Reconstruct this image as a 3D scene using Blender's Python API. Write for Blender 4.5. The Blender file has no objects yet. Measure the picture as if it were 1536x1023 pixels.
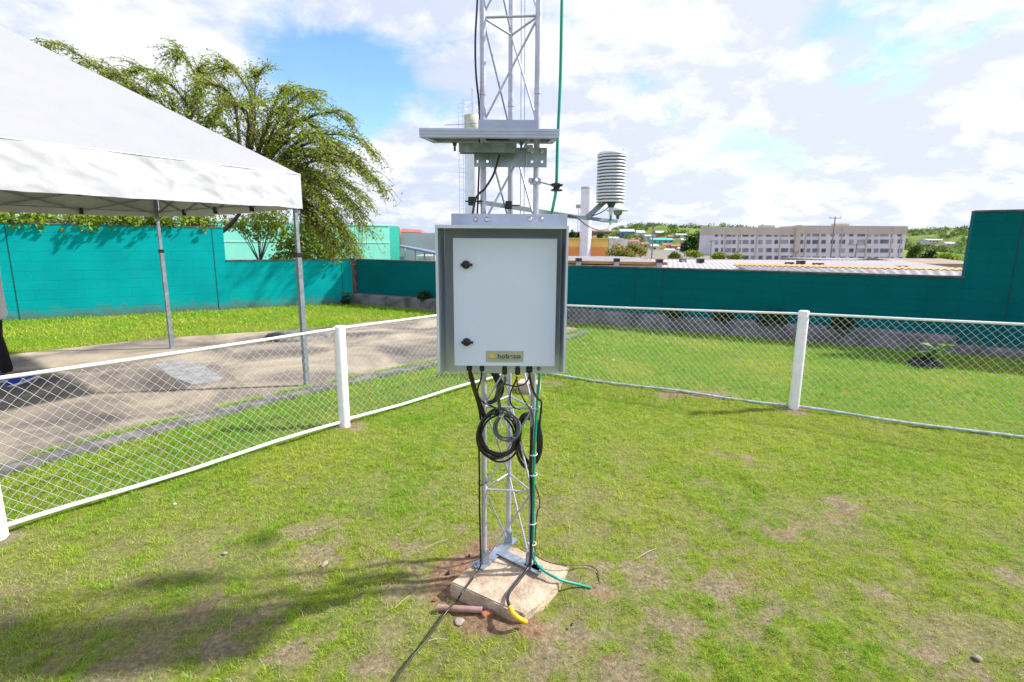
import bpy, bmesh, math, random
import numpy as np
from mathutils import Vector, Matrix, Quaternion
R = math.radians
scene = bpy.context.scene
col = scene.collection
random.seed(7); rng = np.random.default_rng(7)

# ------------------------------------------------------------------ camera
F_PX, EYE = 780.0, 1.6
PITCH, ROLL = math.atan(143/780.0), R(0.4)
cam_d = bpy.data.cameras.new('camera'); cam = bpy.data.objects.new('camera', cam_d); col.objects.link(cam)
cam_d.sensor_width = 36; cam_d.lens = 36*F_PX/1536; cam_d.clip_start = .05; cam_d.clip_end = 8000
cam.matrix_world = Matrix.Translation((0, 0, EYE)) @ Matrix.Rotation(R(90)-PITCH, 4, 'X') @ Matrix.Rotation(ROLL, 4, 'Z')
cam_d.dof.use_dof = True; cam_d.dof.focus_distance = 2.5; cam_d.dof.aperture_fstop = 5.0
scene.camera = cam

# ------------------------------------------------------------------ light and sky
SUN_AZ, SUN_EL = R(10), R(42)          # azimuth measured from +X towards +Y
sd = bpy.data.lights.new('sun', 'SUN'); sd.energy = 4.6; sd.angle = R(2.2); sd.color = (1, .96, .90)
so = bpy.data.objects.new('sun', sd); col.objects.link(so)
sv = Vector((math.cos(SUN_EL)*math.cos(SUN_AZ), math.cos(SUN_EL)*math.sin(SUN_AZ), math.sin(SUN_EL)))
so.rotation_euler = sv.to_track_quat('Z', 'Y').to_euler(); so.location = sv*30
scene.view_settings.view_transform = 'Standard'; scene.view_settings.look = 'None'
scene.view_settings.gamma = 1; scene.view_settings.exposure = 0.85; scene.view_settings.use_curve_mapping = False

def dir_px(px, py):
    u = (px-768)/F_PX; v = -(py-511.5)/F_PX
    c, s = math.cos(ROLL), math.sin(ROLL); u, v = c*u-s*v, s*u+c*v
    return Vector((u, math.cos(PITCH)+v*math.sin(PITCH), -math.sin(PITCH)+v*math.cos(PITCH)))
def at(px, py, Y):                     # point seen there, at forward distance Y
    d = dir_px(px, py); d = d*(Y/d.y); return Vector((d.x, d.y, d.z+EYE))
def gnd(px, py, z=0.0):
    d = dir_px(px, py); d = d*((z-EYE)/d.z); return Vector((d.x, d.y, z))

world = bpy.data.worlds.new('World'); scene.world = world; world.use_nodes = True
def build_world():
    nt = world.node_tree; N = nt.nodes; L = nt.links; N.clear()
    out = N.new('ShaderNodeOutputWorld'); bg = N.new('ShaderNodeBackground'); bg.inputs[1].default_value = .11
    sky = N.new('ShaderNodeTexSky'); sky.sky_type = 'NISHITA'; sky.sun_disc = False
    sky.sun_elevation = SUN_EL; sky.sun_rotation = R(90)-SUN_AZ; sky.air_density = 1.0; sky.dust_density = .4; sky.ozone_density = 2.0
    tc = N.new('ShaderNodeTexCoord')
    sep = N.new('ShaderNodeSeparateXYZ'); L.new(tc.outputs['Generated'], sep.inputs[0])
    def M(op, a, b=None, c=None, clamp=False):
        n = N.new('ShaderNodeMath'); n.operation = op; n.use_clamp = clamp
        for i, v in enumerate((a, b, c)):
            if v is None: continue
            if isinstance(v, (int, float)): n.inputs[i].default_value = v
            else: L.new(v, n.inputs[i])
        return n.outputs[0]
    def S(x, lo, hi, to0=0.0, to1=1.0):
        n = N.new('ShaderNodeMapRange'); n.interpolation_type = 'SMOOTHSTEP'
        L.new(x, n.inputs[0]); n.inputs[1].default_value = lo; n.inputs[2].default_value = hi
        n.inputs[3].default_value = to0; n.inputs[4].default_value = to1; return n.outputs[0]
    den = M('ADD', M('MAXIMUM', sep.outputs[2], 0.0), .30)
    comb = N.new('ShaderNodeCombineXYZ')
    L.new(M('DIVIDE', sep.outputs[0], den), comb.inputs[0]); L.new(M('DIVIDE', sep.outputs[1], den), comb.inputs[1])
    def noise(scale, detail, rough, off, dist=0.0, src=None):
        mp = N.new('ShaderNodeMapping'); mp.inputs['Location'].default_value = off
        L.new(src or comb.outputs[0], mp.inputs[0])
        n = N.new('ShaderNodeTexNoise'); n.inputs['Scale'].default_value = scale; n.inputs['Detail'].default_value = detail
        n.inputs['Roughness'].default_value = rough; n.inputs['Distortion'].default_value = dist
        L.new(mp.outputs[0], n.inputs['Vector']); return n.outputs['Fac']
    big = noise(1.5, 7, .55, (3.1, 1.7, 0), .3)
    mid = noise(4.2, 9, .6, (.3, 5.2, 1.0), .4)
    dens = M('ADD', M('MULTIPLY', big, .55), M('MULTIPLY', mid, .45))
    # openings of blue sky in the cloud cover (directions), ragged by the noise
    holes = [((440, 90), .10, .20), ((560, 145), .07, .19), ((520, 115), .07, .17), ((1385, 5), .09, .20), ((1095, 205), .085, .17), ((960, 150), .06, .10),
             ((1215, 60), .055, .10), ((40, 12), .10, .10), ((790, 240), .05, .09), ((500, 190), .07, .12), ((640, 70), .05, .10), ((1010, 170), .05, .08), ((690, 180), .06, .07), ((1300, 130), .05, .06)]
    acc = None
    for (px, py), rad, amt in holes:
        d = dir_px(px, py).normalized()
        vm = N.new('ShaderNodeVectorMath'); vm.operation = 'DISTANCE'; L.new(tc.outputs['Generated'], vm.inputs[0]); vm.inputs[1].default_value = d
        h = S(vm.outputs['Value'], 0.0, rad*1.9, amt, 0.0)
        acc = h if acc is None else M('ADD', acc, h)
    dens = M('ADD', M('SUBTRACT', dens, acc), .10)
    cover = S(dens, .36, .53, .06, 1.0)
    # brightness of the cloud: thick parts grey underneath, thin parts white
    shade = noise(2.6, 7, .6, (7.7, .4, 2.0), .3)
    shade2 = noise(7.0, 6, .6, (1.2, 8.4, 3.0), .2)
    sh = S(M('ADD', M('MULTIPLY', shade, .7), M('MULTIPLY', shade2, .3)), .40, .57)
    glow = S(sep.outputs[0], -.75, .45, 0.0, 1.0)          # clouds nearer the sun are brighter
    sh = M('MAXIMUM', M('MULTIPLY', sh, 1.0), M('MULTIPLY', glow, .45), None, True)
    cr = N.new('ShaderNodeMix'); cr.data_type = 'RGBA'; L.new(sh, cr.inputs[0])
    cr.inputs[6].default_value = (3.2, 3.7, 5.8, 1); cr.inputs[7].default_value = (5.3, 5.4, 5.9, 1)
    mx = N.new('ShaderNodeMix'); mx.data_type = 'RGBA'; L.new(cover, mx.inputs[0])
    hs = N.new('ShaderNodeHueSaturation'); hs.inputs['Saturation'].default_value = 1.2; hs.inputs['Value'].default_value = 1.35
    L.new(sky.outputs[0], hs.inputs['Color'])
    L.new(hs.outputs[0], mx.inputs[6]); L.new(cr.outputs[2], mx.inputs[7])
    L.new(mx.outputs[2], bg.inputs[0]); L.new(bg.outputs[0], out.inputs[0])
build_world()

# ------------------------------------------------------------------ helpers
def tag(o, label=None, cat=None, group=None, kind=None):
    if label: o['label'] = label
    if cat: o['category'] = cat
    if group: o['group'] = group
    if kind: o['kind'] = kind
    return o
def empty(name, loc=(0, 0, 0), label=None, cat=None, group=None):
    o = bpy.data.objects.new(name, None); col.objects.link(o); o.location = loc; o.empty_display_size = .1
    return tag(o, label, cat, group)
class MB:
    def __init__(s): s.v = []; s.f = []; s.sm = []; s.mi = []; s.m = 0
    def add(s, vs, fs, smooth=False):
        b = len(s.v); s.v += [tuple(p) for p in vs]
        for f in fs: s.f.append(tuple(i+b for i in f)); s.sm.append(smooth); s.mi.append(s.m)
    def box(s, c, d, rot=None, bev=0.0):
        bm = bmesh.new(); bmesh.ops.create_cube(bm, size=1)
        for v in bm.verts: v.co = Vector((v.co.x*d[0], v.co.y*d[1], v.co.z*d[2]))
        if bev > 0: bmesh.ops.bevel(bm, geom=bm.edges[:], offset=bev, segments=2, affect='EDGES', profile=.7)
        Mx = Matrix.Translation(c) @ (rot.to_4x4() if rot is not None else Matrix.Identity(4))
        s.add([Mx @ v.co for v in bm.verts], [[v.index for v in f.verts] for f in bm.faces]); bm.free()
    def beam(s, a, b, w, h, up=(0, 0, 1), bev=0.0):       # box along a-b
        a = Vector(a); b = Vector(b); d = b-a; L = d.length; z = d.normalized(); u = Vector(up)
        if abs(z.dot(u)) > .98: u = Vector((0, 1, 0))
        x = u.cross(z).normalized(); y = z.cross(x)
        s.box((a+b)/2, (w, h, L), Matrix((x, y, z)).transposed(), bev)
    def tube(s, pts, r, n=8, cap=True, radii=None):
        pts = [Vector(p) for p in pts]; k = len(pts)
        if k < 2: return
        T = [(pts[min(i+1, k-1)]-pts[max(i-1, 0)]).normalized() for i in range(k)]
        u = Vector((0, 0, 1)) if abs(T[0].z) < .9 else Vector((1, 0, 0))
        x = T[0].cross(u).normalized(); vs = []
        for i in range(k):
            if i: 
                q = T[i-1].rotation_difference(T[i]); x = (q @ x)
                x = (x-T[i]*x.dot(T[i])).normalized()
            y = T[i].cross(x); rr = radii[i] if radii else r
            for j in range(n):
                a = 2*math.pi*j/n; vs.append(pts[i]+x*(rr*math.cos(a))+y*(rr*math.sin(a)))
        fs = [(i*n+j, i*n+(j+1) % n, (i+1)*n+(j+1) % n, (i+1)*n+j) for i in range(k-1) for j in range(n)]
        s.add(vs, fs, True)
        if cap:
            s.add(vs[:n], [tuple(range(n))[::-1]]); s.add(vs[-n:], [tuple(range(n))])
    def lathe(s, c, prof, n=24, axis=(0, 0, 1), smooth=True, cap=True):
        q = Vector((0, 0, 1)).rotation_difference(Vector(axis).normalized()); c = Vector(c)
        vs = [c+q @ Vector((r*math.cos(2*math.pi*j/n), r*math.sin(2*math.pi*j/n), z)) for r, z in prof for j in range(n)]
        k = len(prof)
        s.add(vs, [(i*n+j, i*n+(j+1) % n, (i+1)*n+(j+1) % n, (i+1)*n+j) for i in range(k-1) for j in range(n)], smooth)
        if cap:
            s.add(vs[:n], [tuple(range(n))[::-1]]); s.add(vs[-n:], [tuple(range(n))])
    def cyl(s, a, b, r, n=16): 
        a = Vector(a); b = Vector(b); L = (b-a).length; s.lathe(a, [(r, 0), (r, L)], n, (b-a))
    def prism(s, poly, z0, z1):
        n = len(poly); vs = [(x, y, z0) for x, y in poly]+[(x, y, z1) for x, y in poly]
        s.add(vs, [tuple(range(n))[::-1], tuple(range(n, 2*n))]+[(i, (i+1) % n, n+(i+1) % n, n+i) for i in range(n)])
    def plate(s, pts, nrm, t):                             # flat polygon given thickness t along nrm
        pts = [Vector(p) for p in pts]; nn = Vector(nrm).normalized()*t; n = len(pts)
        s.add(pts+[p+nn for p in pts], [tuple(range(n))[::-1], tuple(range(n, 2*n))]+[(i, (i+1) % n, n+(i+1) % n, n+i) for i in range(n)])
    def build(s, name, mat, parent=None, loc=None):
        me = bpy.data.meshes.new(name); me.from_pydata(s.v, [], s.f); me.polygons.foreach_set('use_smooth', s.sm)
        mats = mat if isinstance(mat, (list, tuple)) else [mat]
        for m in mats: me.materials.append(m)
        if len(mats) > 1: me.polygons.foreach_set('material_index', s.mi)
        bm = bmesh.new(); bm.from_mesh(me); bmesh.ops.recalc_face_normals(bm, faces=bm.faces[:]) if len(s.f) < 20000 else None; bm.to_mesh(me); bm.free()
        me.update()
        o = bpy.data.objects.new(name, me); col.objects.link(o)
        if parent is not None:
            o.parent = parent; par = parent; off = Vector((0, 0, 0))
            while par is not None: off += par.location; par = par.parent
            o.location = -off
        return o
def spline(pts, n=8):
    P = [Vector(p) for p in pts]
    if len(P) < 3: return P
    P = [P[0]*2-P[1]]+P+[P[-1]*2-P[-2]]; out = []
    for i in range(1, len(P)-2):
        p0, p1, p2, p3 = P[i-1:i+3]
        for k in range(n):
            t = k/n; out.append(.5*((2*p1)+(-p0+p2)*t+(2*p0-5*p1+4*p2-p3)*t*t+(-p0+3*p1-3*p2+p3)*t**3))
    out.append(P[-2]); return out

def hash2(ix, iy, seed):
    h = (ix.astype(np.int64)*374761393+iy.astype(np.int64)*668265263+seed*974711) & 0x7fffffff
    h = ((h ^ (h >> 13))*1274126177) & 0x7fffffff
    return ((h ^ (h >> 16)) & 0xffff)/65535.0
def vnoise(x, y, seed=0):
    ix = np.floor(x); iy = np.floor(y); fx = x-ix; fy = y-iy; fx = fx*fx*(3-2*fx); fy = fy*fy*(3-2*fy)
    a = hash2(ix, iy, seed); b = hash2(ix+1, iy, seed); c = hash2(ix, iy+1, seed); d = hash2(ix+1, iy+1, seed)
    return (a*(1-fx)+b*fx)*(1-fy)+(c*(1-fx)+d*fx)*fy
def fbm(x, y, sc, seed=0, octv=4, g=.5):
    x = np.asarray(x, float)*sc; y = np.asarray(y, float)*sc; t = 0; a = 1; w = 0
    for o in range(octv): t = t+a*vnoise(x, y, seed+o*17); w += a; a *= g; x = x*2.03+11.3; y = y*2.03+5.7
    return t/w
def inpoly(x, y, poly):
    x = np.asarray(x, float); y = np.asarray(y, float); c = np.zeros(x.shape, bool); n = len(poly)
    for i in range(n):
        x1, y1 = poly[i]; x2, y2 = poly[(i+1) % n]
        if y1 == y2: continue
        c ^= ((y1 > y) != (y2 > y)) & (x < (x2-x1)*(y-y1)/(y2-y1)+x1)
    return c
def segdist(x, y, a, b):
    ax, ay = a; bx, by = b; dx, dy = bx-ax, by-ay
    t = np.clip(((x-ax)*dx+(y-ay)*dy)/(dx*dx+dy*dy), 0, 1)
    return np.hypot(x-ax-t*dx, y-ay-t*dy)
def sstep(x, a, b):
    t = np.clip((x-a)/(b-a), 0, 1); return t*t*(3-2*t)

# ------------------------------------------------------------------ materials
def NT(name):
    m = bpy.data.materials.new(name); m.use_nodes = True; nt = m.node_tree; nt.nodes.clear()
    out = nt.nodes.new('ShaderNodeOutputMaterial'); b = nt.nodes.new('ShaderNodeBsdfPrincipled')
    nt.links.new(b.outputs[0], out.inputs[0]); return m, nt, b, out
def c4(c): return (c[0], c[1], c[2], 1)
def mat(name, base, rough=.6, metal=0.0, var=.12, scale=8.0, bump=0.0, bscale=60.0, c2=None, coat=0.0, spec=.5, patch=(.42, .62), detail=6):
    m, nt, b, out = NT(name); N = nt.nodes; L = nt.links
    tc = N.new('ShaderNodeTexCoord')
    n1 = N.new('ShaderNodeTexNoise'); n1.inputs['Scale'].default_value = scale; n1.inputs['Detail'].default_value = detail; n1.inputs['Roughness'].default_value = .62
    L.new(tc.outputs['Object'], n1.inputs['Vector'])
    mr = N.new('ShaderNodeMapRange'); mr.inputs[1].default_value = patch[0]; mr.inputs[2].default_value = patch[1]; L.new(n1.outputs['Fac'], mr.inputs[0])
    mx = N.new('ShaderNodeMix'); mx.data_type = 'RGBA'; L.new(mr.outputs[0], mx.inputs[0])
    d = c2 if c2 else tuple(max(0, v*(1-var)) for v in base); e = base if c2 else tuple(min(1, v*(1+var)) for v in base)
    mx.inputs[6].default_value = c4(d); mx.inputs[7].default_value = c4(e); L.new(mx.outputs[2], b.inputs['Base Color'])
    mr2 = N.new('ShaderNodeMapRange'); L.new(n1.outputs['Fac'], mr2.inputs[0]); mr2.inputs[3].default_value = max(.03, rough-.1); mr2.inputs[4].default_value = min(1, rough+.1)
    L.new(mr2.outputs[0], b.inputs['Roughness']); b.inputs['Metallic'].default_value = metal; b.inputs['Coat Weight'].default_value = coat
    b.inputs['Specular IOR Level'].default_value = spec
    if bump > 0:
        n2 = N.new('ShaderNodeTexNoise'); n2.inputs['Scale'].default_value = bscale; n2.inputs['Detail'].default_value = 6; L.new(tc.outputs['Object'], n2.inputs['Vector'])
        bp = N.new('ShaderNodeBump'); bp.inputs['Strength'].default_value = bump; bp.inputs['Distance'].default_value = .01; L.new(n2.outputs['Fac'], bp.inputs['Height']); L.new(bp.outputs[0], b.inputs['Normal'])
    return m
def leafmat(name, cols, trans=.35, rough=.55, patchy=None):
    m, nt, b, out = NT(name); N = nt.nodes; L = nt.links
    g = N.new('ShaderNodeNewGeometry'); cr = N.new('ShaderNodeValToRGB'); el = cr.color_ramp.elements
    while len(el) < len(cols): el.new(.5)
    for i, c in enumerate(cols): el[i].position = i/(len(cols)-1); el[i].color = c4(c)
    fac = g.outputs['Random Per Island']
    if patchy:
        tc = N.new('ShaderNodeTexCoord'); n1 = N.new('ShaderNodeTexNoise'); n1.inputs['Scale'].default_value = patchy; n1.inputs['Detail'].default_value = 4
        L.new(tc.outputs['Object'], n1.inputs['Vector'])
        mr = N.new('ShaderNodeMapRange'); L.new(n1.outputs['Fac'], mr.inputs[0]); mr.inputs[1].default_value = .3; mr.inputs[2].default_value = .7
        ma = N.new('ShaderNodeMath'); ma.operation = 'MULTIPLY'; L.new(g.outputs['Random Per Island'], ma.inputs[0]); ma.inputs[1].default_value = .55
        mb = N.new('ShaderNodeMath'); mb.operation = 'MULTIPLY_ADD'; L.new(mr.outputs[0], mb.inputs[0]); mb.inputs[1].default_value = .45; L.new(ma.outputs[0], mb.inputs[2]); fac = mb.outputs[0]
    L.new(fac, cr.inputs[0]); L.new(cr.outputs[0], b.inputs['Base Color']); b.inputs['Roughness'].default_value = rough
    b.inputs['Specular IOR Level'].default_value = .3
    t = N.new('ShaderNodeBsdfTranslucent'); L.new(cr.outputs[0], t.inputs[0]); ms = N.new('ShaderNodeMixShader'); ms.inputs[0].default_value = trans
    L.new(b.outputs[0], ms.inputs[1]); L.new(t.outputs[0], ms.inputs[2]); L.new(ms.outputs[0], out.inputs[0]); return m
def wallmat(name, base, dark, stain=(.10, .16, .14), bw=.8, bh=.4):
    m, nt, b, out = NT(name); N = nt.nodes; L = nt.links; tc = N.new('ShaderNodeTexCoord')
    # block courses: use distance along wall (x+y mix) and height
    sp = N.new('ShaderNodeSeparateXYZ'); L.new(tc.outputs['Object'], sp.inputs[0])
    ax = N.new('ShaderNodeMath'); ax.operation = 'MULTIPLY'; L.new(sp.outputs[0], ax.inputs[0]); ax.inputs[1].default_value = 1.16
    cb = N.new('ShaderNodeCombineXYZ'); L.new(ax.outputs[0], cb.inputs[0]); L.new(sp.outputs[2], cb.inputs[1])
    br = N.new('ShaderNodeTexBrick'); br.inputs['Scale'].default_value = 1; br.inputs['Brick Width'].default_value = bw; br.inputs['Row Height'].default_value = bh/2
    br.inputs['Mortar Size'].default_value = .006; br.inputs['Mortar Smooth'].default_value = .6
    br.inputs['Color1'].default_value = (1, 1, 1, 1); br.inputs['Color2'].default_value = (.86, .86, .86, 1); br.inputs['Mortar'].default_value = (.2, .2, .2, 1); L.new(cb.outputs[0], br.inputs['Vector'])
    n1 = N.new('ShaderNodeTexNoise'); n1.inputs['Scale'].default_value = 1.1; n1.inputs['Detail'].default_value = 8; n1.inputs['Roughness'].default_value = .65; L.new(tc.outputs['Object'], n1.inputs['Vector'])
    mr = N.new('ShaderNodeMapRange'); mr.inputs[1].default_value = .35; mr.inputs[2].default_value = .65; L.new(n1.outputs['Fac'], mr.inputs[0])
    mx = N.new('ShaderNodeMix'); mx.data_type = 'RGBA'; L.new(mr.outputs[0], mx.inputs[0]); mx.inputs[6].default_value = c4(dark); mx.inputs[7].default_value = c4(base)
    ml = N.new('ShaderNodeMix'); ml.data_type = 'RGBA'; ml.blend_type = 'MULTIPLY'; ml.inputs[0].default_value = .10; L.new(mx.outputs[2], ml.inputs[6]); L.new(br.outputs['Color'], ml.inputs[7])
    # rising damp and splash dirt near the ground, streaks from the top (stains with a ragged outline)
    mp = N.new('ShaderNodeMapping'); mp.inputs['Scale'].default_value = (5, 5, .6); L.new(tc.outputs['Object'], mp.inputs[0])
    n2 = N.new('ShaderNodeTexNoise'); n2.inputs['Scale'].default_value = 2.2; n2.inputs['Detail'].default_value = 8; n2.inputs['Roughness'].default_value = .7; L.new(mp.outputs[0], n2.inputs['Vector'])
    m2 = N.new('ShaderNodeMapRange'); m2.inputs[1].default_value = .56; m2.inputs[2].default_value = .80; m2.inputs[4].default_value = .55; L.new(n2.outputs['Fac'], m2.inputs[0])
    ms = N.new('ShaderNodeMix'); ms.data_type = 'RGBA'; L.new(m2.outputs[0], ms.inputs[0]); L.new(ml.outputs[2], ms.inputs[6]); ms.inputs[7].default_value = c4(stain)
    n5 = N.new('ShaderNodeTexNoise'); n5.inputs['Scale'].default_value = 5; n5.inputs['Detail'].default_value = 8; n5.inputs['Roughness'].default_value = .75; L.new(tc.outputs['Object'], n5.inputs['Vector'])
    hz = N.new('ShaderNodeMath'); hz.operation = 'MULTIPLY_ADD'; L.new(n5.outputs['Fac'], hz.inputs[0]); hz.inputs[1].default_value = -.75; L.new(sp.outputs[2], hz.inputs[2])
    hm = N.new('ShaderNodeMapRange'); L.new(hz.outputs[0], hm.inputs[0]); hm.inputs[1].default_value = -.36; hm.inputs[2].default_value = -.12; hm.inputs[3].default_value = .75; hm.inputs[4].default_value = 0
    sx = N.new('ShaderNodeMix'); sx.data_type = 'RGBA'; L.new(hm.outputs[0], sx.inputs[0]); L.new(ms.outputs[2], sx.inputs[6]); sx.inputs[7].default_value = (.13, .12, .08, 1); ms = sx
    L.new(ms.outputs[2], b.inputs['Base Color']); b.inputs['Roughness'].default_value = .85; b.inputs['Specular IOR Level'].default_value = .08
    ad = N.new('ShaderNodeMath'); ad.operation = 'MULTIPLY_ADD'; n3 = N.new('ShaderNodeTexNoise'); n3.inputs['Scale'].default_value = 40; n3.inputs['Detail'].default_value = 5; L.new(tc.outputs['Object'], n3.inputs['Vector'])
    L.new(n3.outputs['Fac'], ad.inputs[0]); ad.inputs[1].default_value = .35; L.new(br.outputs['Color'], ad.inputs[2])
    bp = N.new('ShaderNodeBump'); bp.inputs['Strength'].default_value = .5; bp.inputs['Distance'].default_value = .01; L.new(ad.outputs[0], bp.inputs['Height']); L.new(bp.outputs[0], b.inputs['Normal'])
    return m
M = {}
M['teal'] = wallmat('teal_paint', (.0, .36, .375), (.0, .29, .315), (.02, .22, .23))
M['teal_shaded'] = wallmat('shaded_teal_paint', (.0, .130, .142), (.0, .105, .12), (.0, .09, .10))  # same teal paint, with the back and right walls' shade put into its colour
M['plinth'] = mat('mossy_concrete', (.20, .19, .21), .9, c2=(.07, .075, .07), scale=3.5, bump=.6, bscale=30, patch=(.34, .60))
M['cope'] = mat('wall_coping', (.11, .10, .095), .9, scale=6, var=.4, bump=.5)
M['joint'] = mat('dark_joint', (.0, .06, .07), .9)
M['concrete'] = mat('pale_concrete', (.47, .38, .28), .9, c2=(.30, .22, .15), scale=9, bump=.7, bscale=70, patch=(.38, .60))
M['concrete_grey'] = mat('grey_concrete', (.20, .185, .17), .9, c2=(.09, .085, .08), scale=7, bump=.6, bscale=50)
M['cement'] = mat('fresh_cement', (.30, .30, .30), .85, c2=(.20, .20, .20), scale=6, bump=.3)
M['white_metal'] = mat('white_painted_pipe', (.80, .80, .82), .35, var=.05, scale=14, bump=.05, coat=.2)
M['galv'] = mat('galvanised_steel', (.38, .45, .53), .42, .75, scale=22, c2=(.28, .33, .38), bump=.08, bscale=90)
M['galv_dull'] = mat('dull_galvanised_steel', (.27, .33, .36), .5, .55, scale=16, c2=(.16, .20, .20), bump=.1)
M['alu'] = mat('aluminium', (.42, .46, .58), .42, .55, var=.06, scale=12)
M['alu_white'] = mat('tower_aluminium', (.54, .56, .68), .40, .5, scale=18, c2=(.42, .43, .50), bump=.05)
M['box_white'] = mat('powder_coated_white', (.63, .71, .90), .38, var=.025, scale=4, bump=.06, bscale=500, coat=.1)
M['hood'] = mat('sunshield_sheet', (.56, .62, .72), .45, .25, var=.05, scale=5)
M['black'] = mat('black_plastic', (.012, .012, .014), .38, var=.3)
M['rubber'] = mat('black_cable_sheath', (.010, .010, .012), .36, var=.3, scale=30)
M['greycable'] = mat('grey_cable_sheath', (.10, .11, .13), .4, var=.2)
M['brown'] = mat('brown_cable_sheath', (.10, .05, .035), .5, var=.2)
M['green_cable'] = mat('green_cable_sheath', (.0, .30, .20), .4, var=.12, scale=20)
M['yellow'] = mat('yellow_sleeve', (.85, .50, .01), .45, var=.15, scale=30, c2=(.62, .34, .02))
M['steelbolt'] = mat('stainless_bolt', (.60, .58, .55), .3, .9, var=.2, scale=60)
M['plateplate'] = mat('nameplate_metal', (.42, .46, .40), .4, .5, var=.06)
M['orange_logo'] = mat('logo_orange', (.85, .45, .05), .5, var=.1)
M['ink'] = mat('logo_ink', (.09, .09, .09), .5, var=.1)
M['pv_glass'] = mat('solar_glass', (.01, .015, .05), .12, var=.2)
M['backsheet'] = mat('solar_backsheet', (.72, .72, .70), .5, var=.05)
M['tentframe'] = mat('tent_frame_steel', (.30, .34, .38), .45, .5, scale=14, c2=(.22, .25, .28))
M['shield'] = mat('white_plastic', (.70, .72, .82), .4, var=.04)
M['shield_dark'] = mat('dark_grey_plastic', (.05, .07, .07), .5, var=.2)
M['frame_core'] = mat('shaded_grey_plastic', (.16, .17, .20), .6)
M['pvc'] = mat('pinkish_pvc', (.42, .25, .24), .6, c2=(.30, .17, .15), scale=14)
M['brick'] = mat('red_clay_brick', (.38, .13, .06), .9, c2=(.22, .09, .05), scale=14, bump=.7)
M['stone'] = mat('pale_stone', (.33, .28, .23), .9, c2=(.25, .22, .18), scale=14, bump=.6)
M['pinkconc'] = mat('pink_footing_concrete', (.50, .40, .36), .9, c2=(.36, .27, .22), scale=10, bump=.6)
M['straw'] = mat('dry_straw', (.45, .40, .26), .8, scale=20)
M['bark'] = mat('bark', (.12, .09, .065), .9, c2=(.06, .045, .035), scale=10, bump=.8, bscale=40)
M['leaf_tree'] = leafmat('tree_leaves', [(.13, .20, .02), (.24, .33, .03), (.34, .42, .045), (.42, .42, .07)], .5, patchy=.9)
M['leaf_bush'] = leafmat('bush_leaves', [(.10, .17, .012), (.20, .29, .02), (.34, .38, .03)], .35, patchy=1.5)
M['leaf_dark'] = leafmat('dark_leaves', [(.015, .04, .010), (.03, .075, .012), (.06, .11, .015)], .3, patchy=.4)
M['leaf_mid'] = leafmat('mid_green_leaves', [(.04, .09, .010), (.09, .16, .015), (.14, .22, .02)], .3, patchy=.5)
M['leaf_young'] = leafmat('young_leaves', [(.07, .18, .01), (.14, .30, .02)], .4)

# ------------------------------------------------------------------ site layout (metres, camera above the origin)
CORN = Vector((-4.35, 14.42, 0)); LW0 = Vector((-12.2, 9.45, 0)); LW1 = Vector((-6.99, 12.81, 0))
RW1 = Vector((6.92, 8.02, 0)); RW2 = RW1+(RW1-CORN).normalized()*9
KERB = [(-6.2, -.5), (-4.75, 1.6), (-3.60, 3.43), (-3.10, 4.23), (-2.44, 5.23), (-1.93, 5.87), (-.98, 6.98), (.15, 8.15), (1.0, 9.05), (1.42, 9.75)]
FAR_EDGE = [(1.42, 9.75), (1.16, 10.5), (.2, 11.2), (-1.7, 11.8), (-2.95, 10.95), (-3.75, 10.0), (-6.1, 8.75), (-8.6, 5.8), (-14, 2.5), (-16, -.5)]
def offs(path, d):
    out = []
    for i, p in enumerate(path):
        a = Vector(path[max(i-1, 0)]); b = Vector(path[min(i+1, len(path)-1)]); t = (b-a).normalized(); out.append((p[0]-t.y*d, p[1]+t.x*d))
    return out
PAVE = offs(KERB[:-1], .17)+FAR_EDGE
KERB_POLY = offs(KERB, .08)+offs(KERB, -.08)[::-1]
BLK = [gnd(676, 873, .068), gnd(786, 922, .066), gnd(838, 876, .052), gnd(855, 851, .046), gnd(751, 813, .064)]
wdir = (RW1-CORN).normalized(); wn = Vector((wdir.y, -wdir.x, 0))        # points towards the camera side
ldir = (CORN-LW0).normalized(); ln = Vector((ldir.y, -ldir.x, 0))
FC = Vector((.11, 6.50)); FL0 = Vector((-2.83, 2.62)); FL = Vector((-1.50, 4.46)); FRP = Vector((2.85, 5.05)); FR2 = Vector((5.95, 3.30))
patches = [(gnd(640, 880), .16), (gnd(655, 905), .12), (gnd(720, 835), .13), (gnd(745, 935), .12), (gnd(325, 905), .14), (gnd(300, 925), .12), (gnd(470, 830), .16), (gnd(450, 800), .12), (gnd(390, 930), .12),
           (gnd(340, 960), .12), (gnd(500, 790), .12), (gnd(960, 855), .18), (gnd(900, 880), .13), (gnd(1180, 800), .16), (gnd(1270, 770), .17), (gnd(1090, 880), .15), (gnd(1040, 590), .22), (gnd(1090, 592), .17), (gnd(1000, 594), .12),
           (gnd(530, 640), .12), (gnd(1190, 618), .13), (gnd(10, 805), .10), (gnd(1400, 985), .14), (gnd(1430, 1005), .12), (gnd(1150, 930), .12), (gnd(1530, 870), .12), (gnd(560, 990), .1), (gnd(1080, 680), .10), (gnd(1120, 690), .10),
           (gnd(860, 940), .14), (gnd(820, 990), .15), (gnd(930, 1000), .14), (gnd(440, 990), .11), (gnd(610, 830), .11), (gnd(1010, 940), .12), (gnd(1320, 890), .10), (gnd(740, 805), .10), (gnd(830, 575), .13), (gnd(690, 790), .08), (gnd(200, 1000), .12)]
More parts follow.
